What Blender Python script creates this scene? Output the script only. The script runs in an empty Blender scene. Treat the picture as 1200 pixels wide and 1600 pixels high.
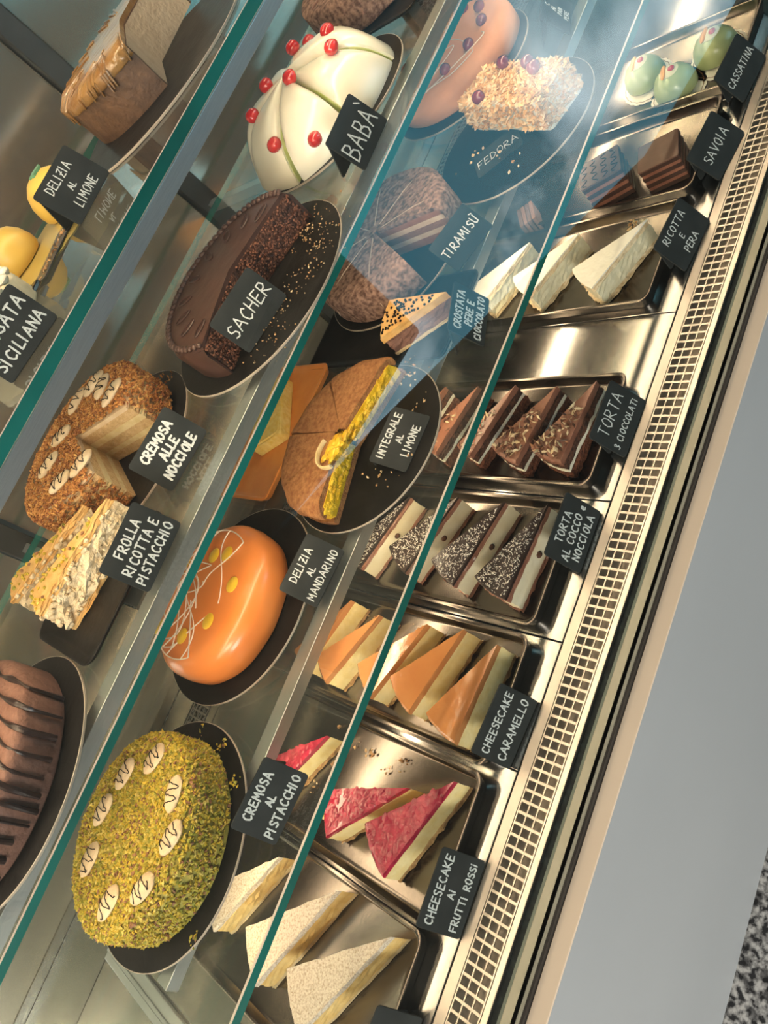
import bpy, bmesh, math, random
from mathutils import Vector, Matrix
PI = math.pi
sc = bpy.context.scene
C = sc.collection
random.seed(7)

# ------------------------------------------------------------------ camera, world, light, exposure
cam_data = bpy.data.cameras.new('camera')
cam = bpy.data.objects.new('camera', cam_data)
C.objects.link(cam)
sc.camera = cam
Rx, Ry, Rz = (0.3775, -0.8963, 0.2326), (-0.6635, -0.0866, 0.7432), (-0.6460, -0.4349, -0.6274)
# rows: world x, y, z axes seen in camera space (right, down, forward)
right = Vector((Rx[0], Ry[0], Rz[0])).normalized()
down = Vector((Rx[1], Ry[1], Rz[1])).normalized()
fwd = right.cross(down).normalized()
down = fwd.cross(right)
M = Matrix((right, -down, -fwd)).transposed().to_4x4()
M.translation = (0, 0, 0.8)
cam.matrix_world = M
cam_data.sensor_fit = 'VERTICAL'
cam_data.sensor_height = 36.0
cam_data.lens = 36.0 * 1178.0 / 1600.0
cam_data.clip_start = 0.01

sc.view_settings.view_transform = 'Standard'
sc.view_settings.look = 'None'
sc.view_settings.gamma = 1.0
sc.view_settings.exposure = 0.12
sc.view_settings.use_curve_mapping = False
sc.cycles.transparent_max_bounces = 32
sc.cycles.max_bounces = 10
sc.cycles.use_denoising = True
sc.cycles.sample_clamp_indirect = 6.0

SKY = 4.6          # sky strength outside the street opening
LED = 26.0         # case lamps
SIDE_FILL = 138.0       # added fill lamp on the street side

world = bpy.data.worlds.new('sky')
sc.world = world
world.use_nodes = True
wn = world.node_tree
wn.nodes.clear()
o = wn.nodes.new('ShaderNodeOutputWorld')
bg = wn.nodes.new('ShaderNodeBackground')
tc = wn.nodes.new('ShaderNodeTexCoord')
nz = wn.nodes.new('ShaderNodeTexNoise')
nz.inputs['Scale'].default_value = 4.0
nz.inputs['Detail'].default_value = 5
nz.inputs['Distortion'].default_value = 0.6
rp = wn.nodes.new('ShaderNodeValToRGB')
rp.color_ramp.elements[0].position = 0.53
rp.color_ramp.elements[0].color = (0.085, 0.31, 0.42, 1)
rp.color_ramp.elements[1].position = 0.72
rp.color_ramp.elements[1].color = (1.6, 1.95, 2.1, 1)
mpw = wn.nodes.new('ShaderNodeMapping')
mpw.inputs['Location'].default_value = (3.3, 14.2, 6.6)
wn.links.new(tc.outputs['Generated'], mpw.inputs['Vector'])
wn.links.new(mpw.outputs['Vector'], nz.inputs['Vector'])
wn.links.new(nz.outputs['Fac'], rp.inputs['Fac'])
wn.links.new(rp.outputs['Color'], bg.inputs['Color'])
wn.links.new(bg.outputs['Background'], o.inputs['Surface'])
bg.inputs['Strength'].default_value = SKY

D90 = math.radians(90)
def area(name, loc, rot, sx, sy, power, col):
    d = bpy.data.lights.new(name, 'AREA')
    d.shape = 'RECTANGLE'; d.size = sx; d.size_y = sy; d.energy = power; d.color = col
    ob = bpy.data.objects.new(name, d); C.objects.link(ob)
    ob.location = loc; ob.rotation_euler = rot
    return ob
area('side_fill_light', (-2.75, -2.40, .75), (D90, 0, -.35), 1.2, 1.5, SIDE_FILL, (1.0, 0.96, 0.91))  # unseen fill lamp added to light the front panel
area('overhead_fill_light', (-2.7, -1.3, 2.40), (0, -.5, 0), 1.4, 1.4, 150.0, (1.0, 0.86, 0.68))  # unseen lamp added for warm downward light on the ledge

# ------------------------------------------------------------------ materials
MATS = {}
def nodes(name):
    m = bpy.data.materials.new(name); m.use_nodes = True
    MATS[name] = m
    nt = m.node_tree
    return m, nt, nt.nodes['Principled BSDF']

def pm(name, c1, c2=None, scale=40, rough=.6, metal=0, bump=0, bscale=None, coat=0, sss=0, detail=4, lo=.35, hi=.65, stretch=None, rough2=None):
    """Procedural principled material: two colours mixed by noise, with noise relief."""
    m, nt, b = nodes(name)
    b.inputs['Roughness'].default_value = rough
    b.inputs['Metallic'].default_value = metal
    if coat:
        b.inputs['Coat Weight'].default_value = coat
        b.inputs['Coat Roughness'].default_value = .12
    if sss:
        b.inputs['Subsurface Weight'].default_value = sss
        b.inputs['Subsurface Radius'].default_value = (.008, .005, .003)
        b.inputs['Subsurface Scale'].default_value = .6
    t = nt.nodes.new('ShaderNodeTexCoord')
    mp = nt.nodes.new('ShaderNodeMapping')
    nt.links.new(t.outputs['Object'], mp.inputs['Vector'])
    if stretch: mp.inputs['Scale'].default_value = stretch
    n = nt.nodes.new('ShaderNodeTexNoise')
    n.inputs['Scale'].default_value = scale; n.inputs['Detail'].default_value = detail
    nt.links.new(mp.outputs['Vector'], n.inputs['Vector'])
    r = nt.nodes.new('ShaderNodeValToRGB')
    r.color_ramp.elements[0].position = lo; r.color_ramp.elements[1].position = hi
    r.color_ramp.elements[0].color = (*c1, 1); r.color_ramp.elements[1].color = (*(c2 or c1), 1)
    nt.links.new(n.outputs['Fac'], r.inputs['Fac'])
    nt.links.new(r.outputs['Color'], b.inputs['Base Color'])
    if bump:
        n2 = nt.nodes.new('ShaderNodeTexNoise')
        n2.inputs['Scale'].default_value = bscale or scale; n2.inputs['Detail'].default_value = 5
        nt.links.new(mp.outputs['Vector'], n2.inputs['Vector'])
        bp = nt.nodes.new('ShaderNodeBump')
        bp.inputs['Strength'].default_value = min(1, bump); bp.inputs['Distance'].default_value = .004
        nt.links.new(n2.outputs['Fac'], bp.inputs['Height'])
        nt.links.new(bp.outputs['Normal'], b.inputs['Normal'])
    if rough2 is not None:
        mr = nt.nodes.new('ShaderNodeMapRange')
        mr.inputs['To Min'].default_value = rough; mr.inputs['To Max'].default_value = rough2
        nt.links.new(n.outputs['Fac'], mr.inputs['Value'])
        nt.links.new(mr.outputs['Result'], b.inputs['Roughness'])
    return m

def dull(name, v): MATS[name].node_tree.nodes['Principled BSDF'].inputs['Specular IOR Level'].default_value = v
def chips(name, cols, rough=.6):
    """A different colour for every little chip (mesh island)."""
    m, nt, b = nodes(name)
    b.inputs['Roughness'].default_value = rough
    g = nt.nodes.new('ShaderNodeNewGeometry')
    r = nt.nodes.new('ShaderNodeValToRGB')
    r.color_ramp.interpolation = 'CONSTANT'
    while len(r.color_ramp.elements) < len(cols): r.color_ramp.elements.new(.5)
    for i, c in enumerate(cols):
        r.color_ramp.elements[i].position = i / len(cols); r.color_ramp.elements[i].color = (*c, 1)
    nt.links.new(g.outputs['Random Per Island'], r.inputs['Fac'])
    nt.links.new(r.outputs['Color'], b.inputs['Base Color'])
    return m

def glass(name, tint, haze=.02, refl=.04, rough=.0):
    m, nt, b = nodes(name)
    nt.nodes.remove(b)
    out = nt.nodes['Material Output']
    tr = nt.nodes.new('ShaderNodeBsdfTransparent'); tr.inputs['Color'].default_value = (*tint, 1)
    gl = nt.nodes.new('ShaderNodeBsdfGlossy'); gl.inputs['Roughness'].default_value = rough
    df = nt.nodes.new('ShaderNodeBsdfDiffuse'); df.inputs['Color'].default_value = (.75, .8, .78, 1)
    lw = nt.nodes.new('ShaderNodeLayerWeight'); lw.inputs['Blend'].default_value = .5
    pw = nt.nodes.new('ShaderNodeMath'); pw.operation = 'POWER'; pw.inputs[1].default_value = 5
    ma = nt.nodes.new('ShaderNodeMath'); ma.operation = 'MULTIPLY_ADD'; ma.inputs[1].default_value = .9; ma.inputs[2].default_value = refl
    nt.links.new(lw.outputs['Facing'], pw.inputs[0]); nt.links.new(pw.outputs[0], ma.inputs[0])
    m1 = nt.nodes.new('ShaderNodeMixShader'); m1.inputs[0].default_value = haze  # haze put into the glass as a little diffuse colour
    nt.links.new(tr.outputs[0], m1.inputs[1]); nt.links.new(df.outputs[0], m1.inputs[2])
    m2 = nt.nodes.new('ShaderNodeMixShader')
    nt.links.new(ma.outputs[0], m2.inputs[0]); nt.links.new(m1.outputs[0], m2.inputs[1]); nt.links.new(gl.outputs[0], m2.inputs[2])
    nt.links.new(m2.outputs[0], out.inputs['Surface'])
    return m

def emit(name, col, s):
    m, nt, b = nodes(name)
    b.inputs['Base Color'].default_value = (.8, .8, .8, 1)
    b.inputs['Emission Color'].default_value = (*col, 1); b.inputs['Emission Strength'].default_value = s
    return m

pm('steel', (.46, .455, .44), (.54, .535, .52), 60, .13, 1, .02, 260, stretch=(1, 30, 1), rough2=.22)
pm('tray_steel', (.17, .152, .135), (.215, .195, .175), 9, .16, 1, .02, 300, rough2=.30)
pm('grille_steel', (.52, .49, .45), (.58, .55, .50), 30, .34, 1, .03, 200)
pm('aluminium', (.56, .60, .64), (.64, .68, .71), 60, .35, .8, .03, 200, stretch=(1, 30, 30))
pm('duct_grey', (.34, .29, .23), (.44, .38, .31), 60, .6)
pm('canopy_grey', (.16, .15, .13), (.18, .17, .15), 20, .5)
pm('dark_void', (.012, .012, .012), (.02, .02, .02), 30, .8)
pm('white_paint', (.465, .495, .515), (.49, .52, .54), 3, .45, 0, .02, 300)
pm('warm_lit_paint', (.86, .71, .55), (.88, .73, .57), 5, .5)  # white paint with the lamps' warm light put into its colour
pm('green_seal', (.05, .085, .075), (.06, .10, .09), 20, .4)
pm('olive_trim', (.36, .35, .27), (.40, .39, .31), 20, .5)
pm('gap_shadow', (.03, .027, .025), (.04, .037, .033), 20, .5)
pm('dark_speckle', (.006, .010, .012), (.018, .032, .034), 130, .7, 0, .1, 200, detail=8, lo=.45, hi=.72)
pm('board_black', (.006, .006, .006), (.013, .0125, .012), 25, .36, 0, .12, 120, rough2=.55)
pm('board_rim', (.42, .36, .29), (.48, .42, .34), 40, .5)
pm('chalkboard', (.024, .028, .028), (.036, .040, .040), 30, .62, 0, .05, 100)
pm('chalk', (.52, .56, .56), (.74, .77, .76), 240, .8, lo=.3, hi=.55)
pm('teal_edge', (.003, .12, .10), (.008, .20, .17), 6, .16, stretch=(1, 1, 1))
pm('edge_glint', (.55, .50, .44), (.60, .55, .50), 30, .3)
pm('room_wall', (.10, .10, .095), (.12, .12, .11), 4, .8)
pm('room_back', (.20, .21, .19), (.24, .25, .22), 4, .8)
pm('ceiling_paint', (.22, .22, .21), (.25, .25, .24), 4, .8)
pm('door_mirror', (.50, .46, .38), None, 5, .15, .8)
pm('post_dark', (.035, .036, .034), (.05, .05, .047), 20, .35)
# food
pm('choc_glaze', (.055, .028, .021), (.072, .036, .027), 40, .36, 0, .15, 60, coat=.12)
pm('choc_cover', (.11, .052, .033), (.14, .068, .044), 60, .4)
pm('choc_stripe', (.022, .012, .010), (.032, .017, .014), 60, .32, coat=.15)
pm('choc_dark', (.018, .008, .006), (.028, .012, .009), 60, .18, coat=.35)
pm('choc_sponge', (.035, .013, .007), (.13, .050, .025), 170, .9, 0, .9, 230, detail=8)
pm('choc_crumb', (.10, .028, .012), (.23, .075, .032), 240, .9, 0, 1, 260, detail=8)
pm('choc_mousse', (.20, .095, .065), (.26, .13, .092), 90, .7, 0, .5, 160, lo=.3, hi=.7)
pm('cocoa', (.10, .048, .033), (.36, .22, .16), 140, .9, 0, .7, 200, detail=8, lo=.36, hi=.64)
pm('cocoa_cream', (.50, .36, .25), (.60, .46, .34), 60, .7, 0, .4, 120)
pm('milk_choc', (.235, .092, .056), (.30, .132, .082), 60, .35, 0, .25, 120, coat=.1)
pm('cream_white', (.78, .74, .60), (.84, .80, .67), 50, .45, 0, .12, 90, sss=.05)
pm('cream_warm', (.80, .70, .48), (.86, .78, .58), 50, .5, 0, .2, 120)
pm('cream_icing', (.80, .77, .62), (.84, .81, .68), 14, .24, 0, .14, 40, coat=.35, sss=.08)
pm('cream_yellow', (.72, .57, .26), (.82, .68, .38), 90, .6, 0, .4, 160)
pm('custard', (.78, .50, .16), (.86, .62, .25), 90, .6, 0, .3, 150)
pm('cheesecake', (.88, .68, .29), (.93, .77, .40), 90, .6, 0, .25, 150)
pm('cheese_pale', (.70, .64, .43), (.80, .74, .54), 90, .6, 0, .3, 150)
pm('biscuit_base', (.36, .19, .07), (.58, .36, .15), 200, .85, 0, 1, 220, detail=7)
pm('pale_crust', (.66, .48, .25), (.76, .60, .35), 160, .8, 0, .7, 180)
pm('icing_sugar', (.46, .33, .21), (.84, .74, .61), 420, .9, 0, .6, 300, detail=9, lo=.26, hi=.56)
pm('icing_sugar_clean', (.86, .82, .72), (.91, .88, .79), 60, .85, 0, .25, 150)
pm('caramel', (.50, .19, .06), (.56, .235, .08), 14, .10, 0, .5, 34, coat=.9)
pm('berry_jelly', (.32, .004, .034), (.52, .020, .066), 75, .15, 0, .8, 120, coat=.7, lo=.4, hi=.66)
pm('lemon_curd', (.74, .42, .012), (.84, .58, .04), 60, .3, 0, .9, 90, coat=.2)
pm('brown_crust', (.27, .105, .032), (.44, .205, .07), 130, .85, 0, .8, 330, detail=9)
pm('mandarin_glaze', (.80, .24, .05), (.84, .28, .07), 12, .28, 0, .05, 30, coat=.25, sss=.05)
pm('mandarin_disc', (.86, .52, .03), (.90, .60, .06), 60, .3, coat=.3)
pm('peach_glaze', (.80, .35, .17), (.84, .41, .22), 14, .5, 0, .15, 120)
pm('white_icing', (.82, .72, .58), (.86, .78, .64), 60, .4)
pm('cherry_red', (.50, .015, .018), (.62, .04, .035), 18, .1, coat=.7)
pm('cherry_purple', (.16, .02, .035), (.27, .04, .06), 18, .1, coat=.7)
pm('marzipan', (.42, .50, .24), (.46, .54, .28), 12, .3, coat=.4, bump=.03)
pm('pale_icing', (.70, .68, .46), (.76, .73, .52), 60, .4)
pm('paper_white', (.82, .78, .68), (.86, .83, .74), 30, .8)
pm('gold_line', (.16, .08, .03), (.2, .1, .04), 30, .5)
pm('candied_orange', (.82, .36, .05), (.86, .42, .08), 30, .25, coat=.4)
pm('biscuit_pale', (.74, .55, .33), (.82, .65, .43), 60, .7, 0, .3, 160)
pm('green_cream', (.52, .58, .20), (.62, .68, .30), 60, .5, 0, .4, 100)
pm('pistachio_cream', (.42, .36, .06), (.50, .43, .09), 60, .6, 0, .4, 100)
pm('ricotta', (.70, .52, .29), (.90, .76, .52), 110, .8, 0, 1, 150, detail=7)
pm('pastry_gold', (.66, .36, .10), (.78, .50, .19), 60, .6, 0, .5, 120)
pm('orange_tray', (.70, .25, .055), (.76, .30, .07), 40, .35, 0, .1, 90)
pm('yellow_sponge', (.80, .54, .10), (.88, .68, .22), 120, .8, 0, .7, 160)
pm('lemon_dome', (.72, .48, .09), (.77, .54, .13), 18, .4, 0, .1, 60, coat=.15)
pm('leaf_green', (.10, .28, .14), (.14, .34, .19), 40, .4, 0, .3, 90)
pm('caramel_top', (.22, .105, .032), (.34, .19, .06), 24, .28, 0, 1, 60, coat=.35)
pm('brown_side', (.085, .042, .021), (.15, .075, .036), 60, .6, 0, .6, 140)
pm('nut_mousse', (.44, .33, .22), (.50, .38, .26), 45, .8, 0, .5, 150)
pm('almond', (.72, .46, .22), (.84, .62, .36), 12, .55)
pm('hazel_sponge', (.62, .40, .18), (.74, .52, .27), 140, .85, 0, .9, 190)
pm('wafer_brown', (.055, .022, .014), (.20, .095, .055), 60, .7, 0, .8, 200, stretch=(.05, .05, 5))
pm('clear_yellow', (.50, .38, .10), (.56, .44, .14), 10, .25, 0, .1, 40)
chips('pistachio_chips', [(.52, .38, .025), (.40, .33, .025), (.58, .42, .05), (.29, .28, .025), (.60, .42, .03), (.46, .38, .04), (.66, .52, .12), (.30, .14, .06)])
chips('hazelnut_chips', [(.46, .18, .035), (.58, .27, .065), (.34, .12, .025), (.68, .37, .11), (.50, .21, .045), (.26, .08, .018)])
chips('almond_chips', [(.78, .50, .24), (.86, .62, .36), (.72, .42, .17), (.88, .68, .44), (.80, .54, .27), (.62, .33, .12)])
chips('crumb_chips', [(.55, .33, .14), (.68, .45, .22), (.42, .22, .09), (.74, .55, .32)])
chips('choc_chips', [(.17, .062, .030), (.24, .095, .048), (.08, .030, .016), (.12, .045, .022)], .8)
chips('mixed_shavings', [(.09, .035, .018), (.62, .47, .27), (.20, .085, .042), (.72, .58, .37), (.13, .05, .025), (.30, .13, .06)], .4)
chips('coconut_chips', [(.85, .80, .72), (.75, .66, .56), (.9, .87, .8)])
dull('chalkboard', .18); dull('board_black', .18); dull('choc_stripe', .3); dull('dark_speckle', .2); dull('choc_glaze', .35)
glass('shelf_glass', (.965, .985, .965), .016, .035)
glass('front_glass_pane', (.97, .985, .98), .004, .042)
glass('clear_plastic', (.9, .93, .9), .06, .05, .05)
emit('led_diffuser', (1.0, .73, .46), LED)
emit('added_diffuser', (1.0, .75, .49), LED * 2.4)

def granite():
    m, nt, b = nodes('granite_floor')
    b.inputs['Roughness'].default_value = .35
    t = nt.nodes.new('ShaderNodeTexCoord')
    v = nt.nodes.new('ShaderNodeTexNoise'); v.inputs['Scale'].default_value = 110; v.inputs['Detail'].default_value = 3
    v2 = nt.nodes.new('ShaderNodeTexNoise'); v2.inputs['Scale'].default_value = 45; v2.inputs['Detail'].default_value = 2
    nt.links.new(t.outputs['Object'], v.inputs['Vector']); nt.links.new(t.outputs['Object'], v2.inputs['Vector'])
    r = nt.nodes.new('ShaderNodeValToRGB')
    e = r.color_ramp.elements
    e[0].position = .40; e[0].color = (.015, .015, .017, 1); e[1].position = .50; e[1].color = (.24, .24, .24, 1)
    x = e.new(.62); x.color = (.50, .50, .49, 1)
    nt.links.new(v.outputs['Fac'], r.inputs['Fac'])
    mx = nt.nodes.new('ShaderNodeMix'); mx.data_type = 'RGBA'; mx.blend_type = 'MULTIPLY'
    r2 = nt.nodes.new('ShaderNodeValToRGB'); r2.color_ramp.elements[0].position = .38; r2.color_ramp.elements[1].position = .5
    r2.color_ramp.elements[0].color = (.25, .25, .26, 1); r2.color_ramp.elements[1].color = (1, 1, 1, 1)
    nt.links.new(v2.outputs['Fac'], r2.inputs['Fac'])
    mx.inputs['Factor'].default_value = 1
    nt.links.new(r.outputs['Color'], mx.inputs['A']); nt.links.new(r2.outputs['Color'], mx.inputs['B'])
    nt.links.new(mx.outputs['Result'], b.inputs['Base Color'])
granite()

# ------------------------------------------------------------------ mesh helpers
class MB:
    """Collects vertices and faces (with a material slot per face) of ONE mesh."""
    def __init__(s): s.v = []; s.f = []; s.m = []
    def add(s, vs, fs, m=0, T=None):
        k = len(s.v)
        s.v += [tuple(T @ Vector(p)) for p in vs] if T else [tuple(p) for p in vs]
        s.f += [tuple(i + k for i in f) for f in fs]
        s.m += [m] * len(fs) if isinstance(m, int) else list(m)
        return s
    def box(s, x0, x1, y0, y1, z0, z1, m=0, T=None):
        vs = [(x0, y0, z0), (x1, y0, z0), (x1, y1, z0), (x0, y1, z0), (x0, y0, z1), (x1, y0, z1), (x1, y1, z1), (x0, y1, z1)]
        return s.add(vs, [(3, 2, 1, 0), (4, 5, 6, 7), (0, 1, 5, 4), (1, 2, 6, 5), (2, 3, 7, 6), (3, 0, 4, 7)], m, T)
    def prism(s, pts, z0, z1, m=0, T=None, ms=None):
        n = len(pts)
        vs = [(x, y, z0) for x, y in pts] + [(x, y, z1) for x, y in pts]
        fs = [tuple(range(n))[::-1], tuple(range(n, 2 * n))] + [(i, (i + 1) % n, (i + 1) % n + n, i + n) for i in range(n)]
        return s.add(vs, fs, m if ms is None else [m, m] + [ms] * n, T)
    def loops(s, L, m=0, cap0=True, cap1=True, T=None):
        """Skin closed loops of equal length."""
        n = len(L[0]); vs = [p for l in L for p in l]; fs = []
        for j in range(len(L) - 1):
            for i in range(n):
                a = j * n + i; b = j * n + (i + 1) % n
                fs.append((a, b, b + n, a + n))
        if cap0: fs.append(tuple(range(n))[::-1])
        if cap1: fs.append(tuple(range((len(L) - 1) * n, len(L) * n)))
        return s.add(vs, fs, m, T)
    def tube(s, pts, r, n=6, m=0, T=None, flat=1.0, closed=False):
        pts = [Vector(p) for p in pts]; L = []
        for i, p in enumerate(pts):
            a = pts[max(0, i - 1)]; b = pts[min(len(pts) - 1, i + 1)]
            if closed: a = pts[i - 1]; b = pts[(i + 1) % len(pts)]
            d = (b - a).normalized() if (b - a).length > 1e-9 else Vector((1, 0, 0))
            u = d.cross(Vector((0, 0, 1)))
            u = u.normalized() if u.length > 1e-3 else Vector((1, 0, 0))
            w = u.cross(d)
            rr = r[i] if isinstance(r, (list, tuple)) else r
            L.append([p + u * math.cos(2 * PI * k / n) * rr + w * math.sin(2 * PI * k / n) * rr * flat for k in range(n)])
        if closed: L.append(L[0])
        return s.loops(L, m, not closed, not closed, T)
    def lathe(s, prof, n=48, m=0, T=None, a0=0, a1=2 * PI, wob=None, cut=None, ms=None):
        """Revolve (r, z) profile (first and last on the axis) about z; a sector gets flat cut faces."""
        full = abs(a1 - a0 - 2 * PI) < 1e-6
        k = n if full else n + 1
        vs = []; P = len(prof)
        for i in range(k):
            a = a0 + (a1 - a0) * i / n
            for j, (r, z) in enumerate(prof):
                w = wob(a, j) if wob else 1
                vs.append((r * w * math.cos(a), r * w * math.sin(a), z))
        fs = []; mm = []
        for i in range(n):
            for j in range(P - 1):
                a = i * P + j; b = ((i + 1) % k) * P + j
                fs.append((a, b, b + 1, a + 1)); mm.append(m if ms is None else ms[j])
        if not full:
            cm = m if cut is None else cut
            fs.append(tuple(range(P - 1, -1, -1))[::-1]); mm.append(cm)
            fs.append(tuple(range(n * P, n * P + P))[::-1]); mm.append(cm)
        return s.add(vs, fs, mm, T)
    def ball(s, c, rx, ry, rz, n=10, m=0, T=None, rot=0, lump=0, rnd=None):
        L = []; ph = random.random() * 9
        for j in range(1, n):
            t = PI * j / n - PI / 2
            l = []
            for i in range(2 * n):
                a = 2 * PI * i / (2 * n)
                k = 1 + lump * math.sin(3 * a + ph + 2 * t)
                x = rx * math.cos(t) * math.cos(a) * k; y = ry * math.cos(t) * math.sin(a) * k
                l.append((c[0] + x * math.cos(rot) - y * math.sin(rot), c[1] + x * math.sin(rot) + y * math.cos(rot), c[2] + rz * math.sin(t)))
            L.append(l)
        return s.loops(L, m, True, True, T)
    def chip(s, c, a, b, h, m=0):
        """Small irregular bit (stretched octahedron, randomly turned)."""
        q = Matrix.Rotation(random.random() * 6.3, 3, 'Z') @ Matrix.Rotation(random.gauss(0, .6), 3, 'X') @ Matrix.Rotation(random.gauss(0, .6), 3, 'Y')
        j = lambda: random.uniform(.7, 1.3)
        P = [(a * j(), 0, 0), (-a * j(), 0, 0), (0, b * j(), 0), (0, -b * j(), 0), (0, 0, h * j()), (0, 0, -h * j())]
        vs = [Vector(c) + q @ Vector(p) for p in P]
        return s.add(vs, [(0, 2, 4), (2, 1, 4), (1, 3, 4), (3, 0, 4), (2, 0, 5), (1, 2, 5), (3, 1, 5), (0, 3, 5)], m)
    def build(s, name, mats, parent=None, smooth=False, angle=35, clean=True, bevel=0):
        me = bpy.data.meshes.new(name)
        me.from_pydata(s.v, [], s.f)
        for i, p in enumerate(me.polygons): p.material_index = s.m[i]
        for mt in ([mats] if isinstance(mats, str) else mats): me.materials.append(MATS[mt])
        if clean:
            bm = bmesh.new(); bm.from_mesh(me)
            bmesh.ops.remove_doubles(bm, verts=bm.verts, dist=1e-6)
            bmesh.ops.dissolve_degenerate(bm, edges=bm.edges, dist=1e-7)
            bmesh.ops.recalc_face_normals(bm, faces=bm.faces)
            if bevel:
                ed = [e for e in bm.edges if len(e.link_faces) == 2 and e.calc_face_angle(0) > .6]
                bmesh.ops.bevel(bm, geom=ed, offset=bevel, segments=2, affect='EDGES', profile=.5)
            bm.to_mesh(me); bm.free()
        if smooth:
            me.shade_smooth()
            me.set_sharp_from_angle(angle=math.radians(angle))
        ob = bpy.data.objects.new(name, me); C.objects.link(ob)
        if parent: ob.parent = parent
        return ob

def tag(ob, label, cat, group=None, kind=None):
    ob['label'] = label; ob['category'] = cat
    if group: ob['group'] = group
    if kind: ob['kind'] = kind
    return ob
def thing(name, label, cat, loc=(0, 0, 0), rz=0, group=None):
    ob = bpy.data.objects.new(name, None); C.objects.link(ob)
    ob.location = loc; ob.rotation_euler = (0, 0, rz); ob.empty_display_size = .02
    return tag(ob, label, cat, group)
def struct(ob):
    ob['kind'] = 'structure'; return ob
def rrect(x0, x1, y0, y1, r, n=5):
    p = []
    for cx, cy, a in ((x1 - r, y1 - r, 0), (x0 + r, y1 - r, PI / 2), (x0 + r, y0 + r, PI), (x1 - r, y0 + r, 1.5 * PI)):
        p += [(cx + r * math.cos(a + PI / 2 * i / n), cy + r * math.sin(a + PI / 2 * i / n)) for i in range(n + 1)]
    return p
def disc_pts(r, n=64, ry=None):
    return [(r * math.cos(2 * PI * i / n), (ry or r) * math.sin(2 * PI * i / n)) for i in range(n)]

# ------------------------------------------------------------------ room shell
FZ = -0.482
struct(MB().box(-4, 7, -3, 3, FZ - .05, FZ).build('floor', 'granite_floor'))
struct(MB().box(-4, 7, -3, 3, 2.5, 2.55).build('ceiling', 'ceiling_paint'))
struct(MB().box(-4.05, -4, -3, 3, FZ, 2.5).build('wall_left', 'room_wall'))
struct(MB().box(7, 7.05, -3, 3, FZ, 2.5).build('wall_right', 'room_wall'))
struct(MB().box(-4, 7, 3, 3.05, FZ, 2.5).build('wall_back', 'room_back'))
# the street side behind the customer: unseen, slanted opening shaped for the sky's reflection
def xz(pts, y0, y1):
    T = Matrix(((1, 0, 0, 0), (0, 0, 1, 0), (0, 1, 0, 0), (0, 0, 0, 1)))
    return MB().prism(pts, y0, y1, 0, T)
struct(xz([(-4, FZ), (7, FZ), (7, .30), (5.2, .38), (3.6, .62), (2.0, 1.28), (1.4, 1.53), (.45, 1.87), (-4, 1.87)], -2.55, -2.5).build('wall_street', 'room_wall'))
struct(xz([(-4, 1.87), (.45, 1.87), (1.35, 1.62), (2.1, 1.52), (2.5, 2.25), (7, 2.45), (7, 2.5), (-4, 2.5)], -2.55, -2.5).build('wall_street_top_1', 'room_wall'))

# ------------------------------------------------------------------ display case
X0, X1 = -1.0, 1.75
case = thing('display_case', 'refrigerated pastry display case with white front panel, steel deck and slanted glass front', 'display case', (0.3, .8, FZ))
def cpart(mb, name, mats, **k):
    T = Matrix.Translation((-.3, -.8, -FZ))
    mb.v = [tuple(T @ Vector(p)) for p in mb.v]
    return mb.build(name, mats, case, **k)
cpart(MB().box(X0, X1, .409, .43, FZ, -.0045), 'front_panel', 'white_paint')
cpart(MB().box(X0, X1, .4085, .43, -.004, -.0015), 'front_ledge', 'warm_lit_paint', bevel=.0008)
cpart(MB().box(X0, X1, .4305, .4335, -.03, .004), 'shadow_strip', 'gap_shadow')  # dark strip painted in for the shadow gap behind the ledge
cpart(MB().box(X0, X1, .4337, .4545, -.03, .004), 'glass_channel', 'olive_trim', bevel=.0012)
cpart(MB().box(X0, X1, .4547, .4588, -.03, .002), 'seal_strip', 'green_seal')
cpart(MB().box(X0, X1, .459, .4688, -.03, -.002), 'speckled_strip', 'dark_speckle')  # narrow dark strip with fine speckles
rim = MB().box(X0, X1, .469, .4705, -.03, .002).box(X0, X1, .4705, .4785, -.004, 0).box(X0, X1, .5185, .533, -.004, 0)
cpart(rim, 'deck_rim', 'grille_steel', bevel=.0006)
def grille(y0, y1, x0, x1, rows, pitch, w, z1, wl=.0017):
    g = MB(); n = int((x1 - x0) / pitch)
    for i in range(rows + 1):
        y = y0 + (y1 - y0) * i / rows
        g.box(x0, x1, y - wl / 2, y + wl / 2, z1 - .0015, z1)
    for i in range(n + 1):
        x = x0 + pitch * i
        for k in range(rows):
            ya = y0 + (y1 - y0) * k / rows + wl / 2; yb = y0 + (y1 - y0) * (k + 1) / rows - wl / 2
            g.box(x - w / 2, x + w / 2, ya, yb, z1 - .0014, z1 - .0001)
    return g
cpart(grille(.480, .517, X0 + .1, X1 - .1, 3, .0129, .0032, .0), 'front_grille', 'grille_steel', clean=False)
cpart(MB().box(X0, X1, .466, .53, -.022, -.018).box(X0, X1, .4705, .4725, -.022, -.0045).box(X0, X1, .530, .533, -.022, -.0045), 'air_duct', 'duct_grey')
cpart(grille(1.185, 1.235, -.43, X1 - .1, 4, .0129, .0028, .0), 'rear_grille', 'grille_steel', clean=False)
cpart(MB().box(X0, -.435, 1.18, 1.24, -.004, 0), 'rear_plate', 'steel')
cpart(MB().box(X0, X1, 1.17, 1.26, -.085, -.08), 'rear_duct', 'duct_grey')
cpart(MB().box(X0, X1, 1.24, 1.30, -.004, 0).box(X0, X1, 1.16, 1.18, -.004, 0), 'rear_rim', 'steel')
cpart(MB().box(X0, X1, .5335, 1.30, FZ, -.09), 'case_body', 'white_paint')
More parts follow.
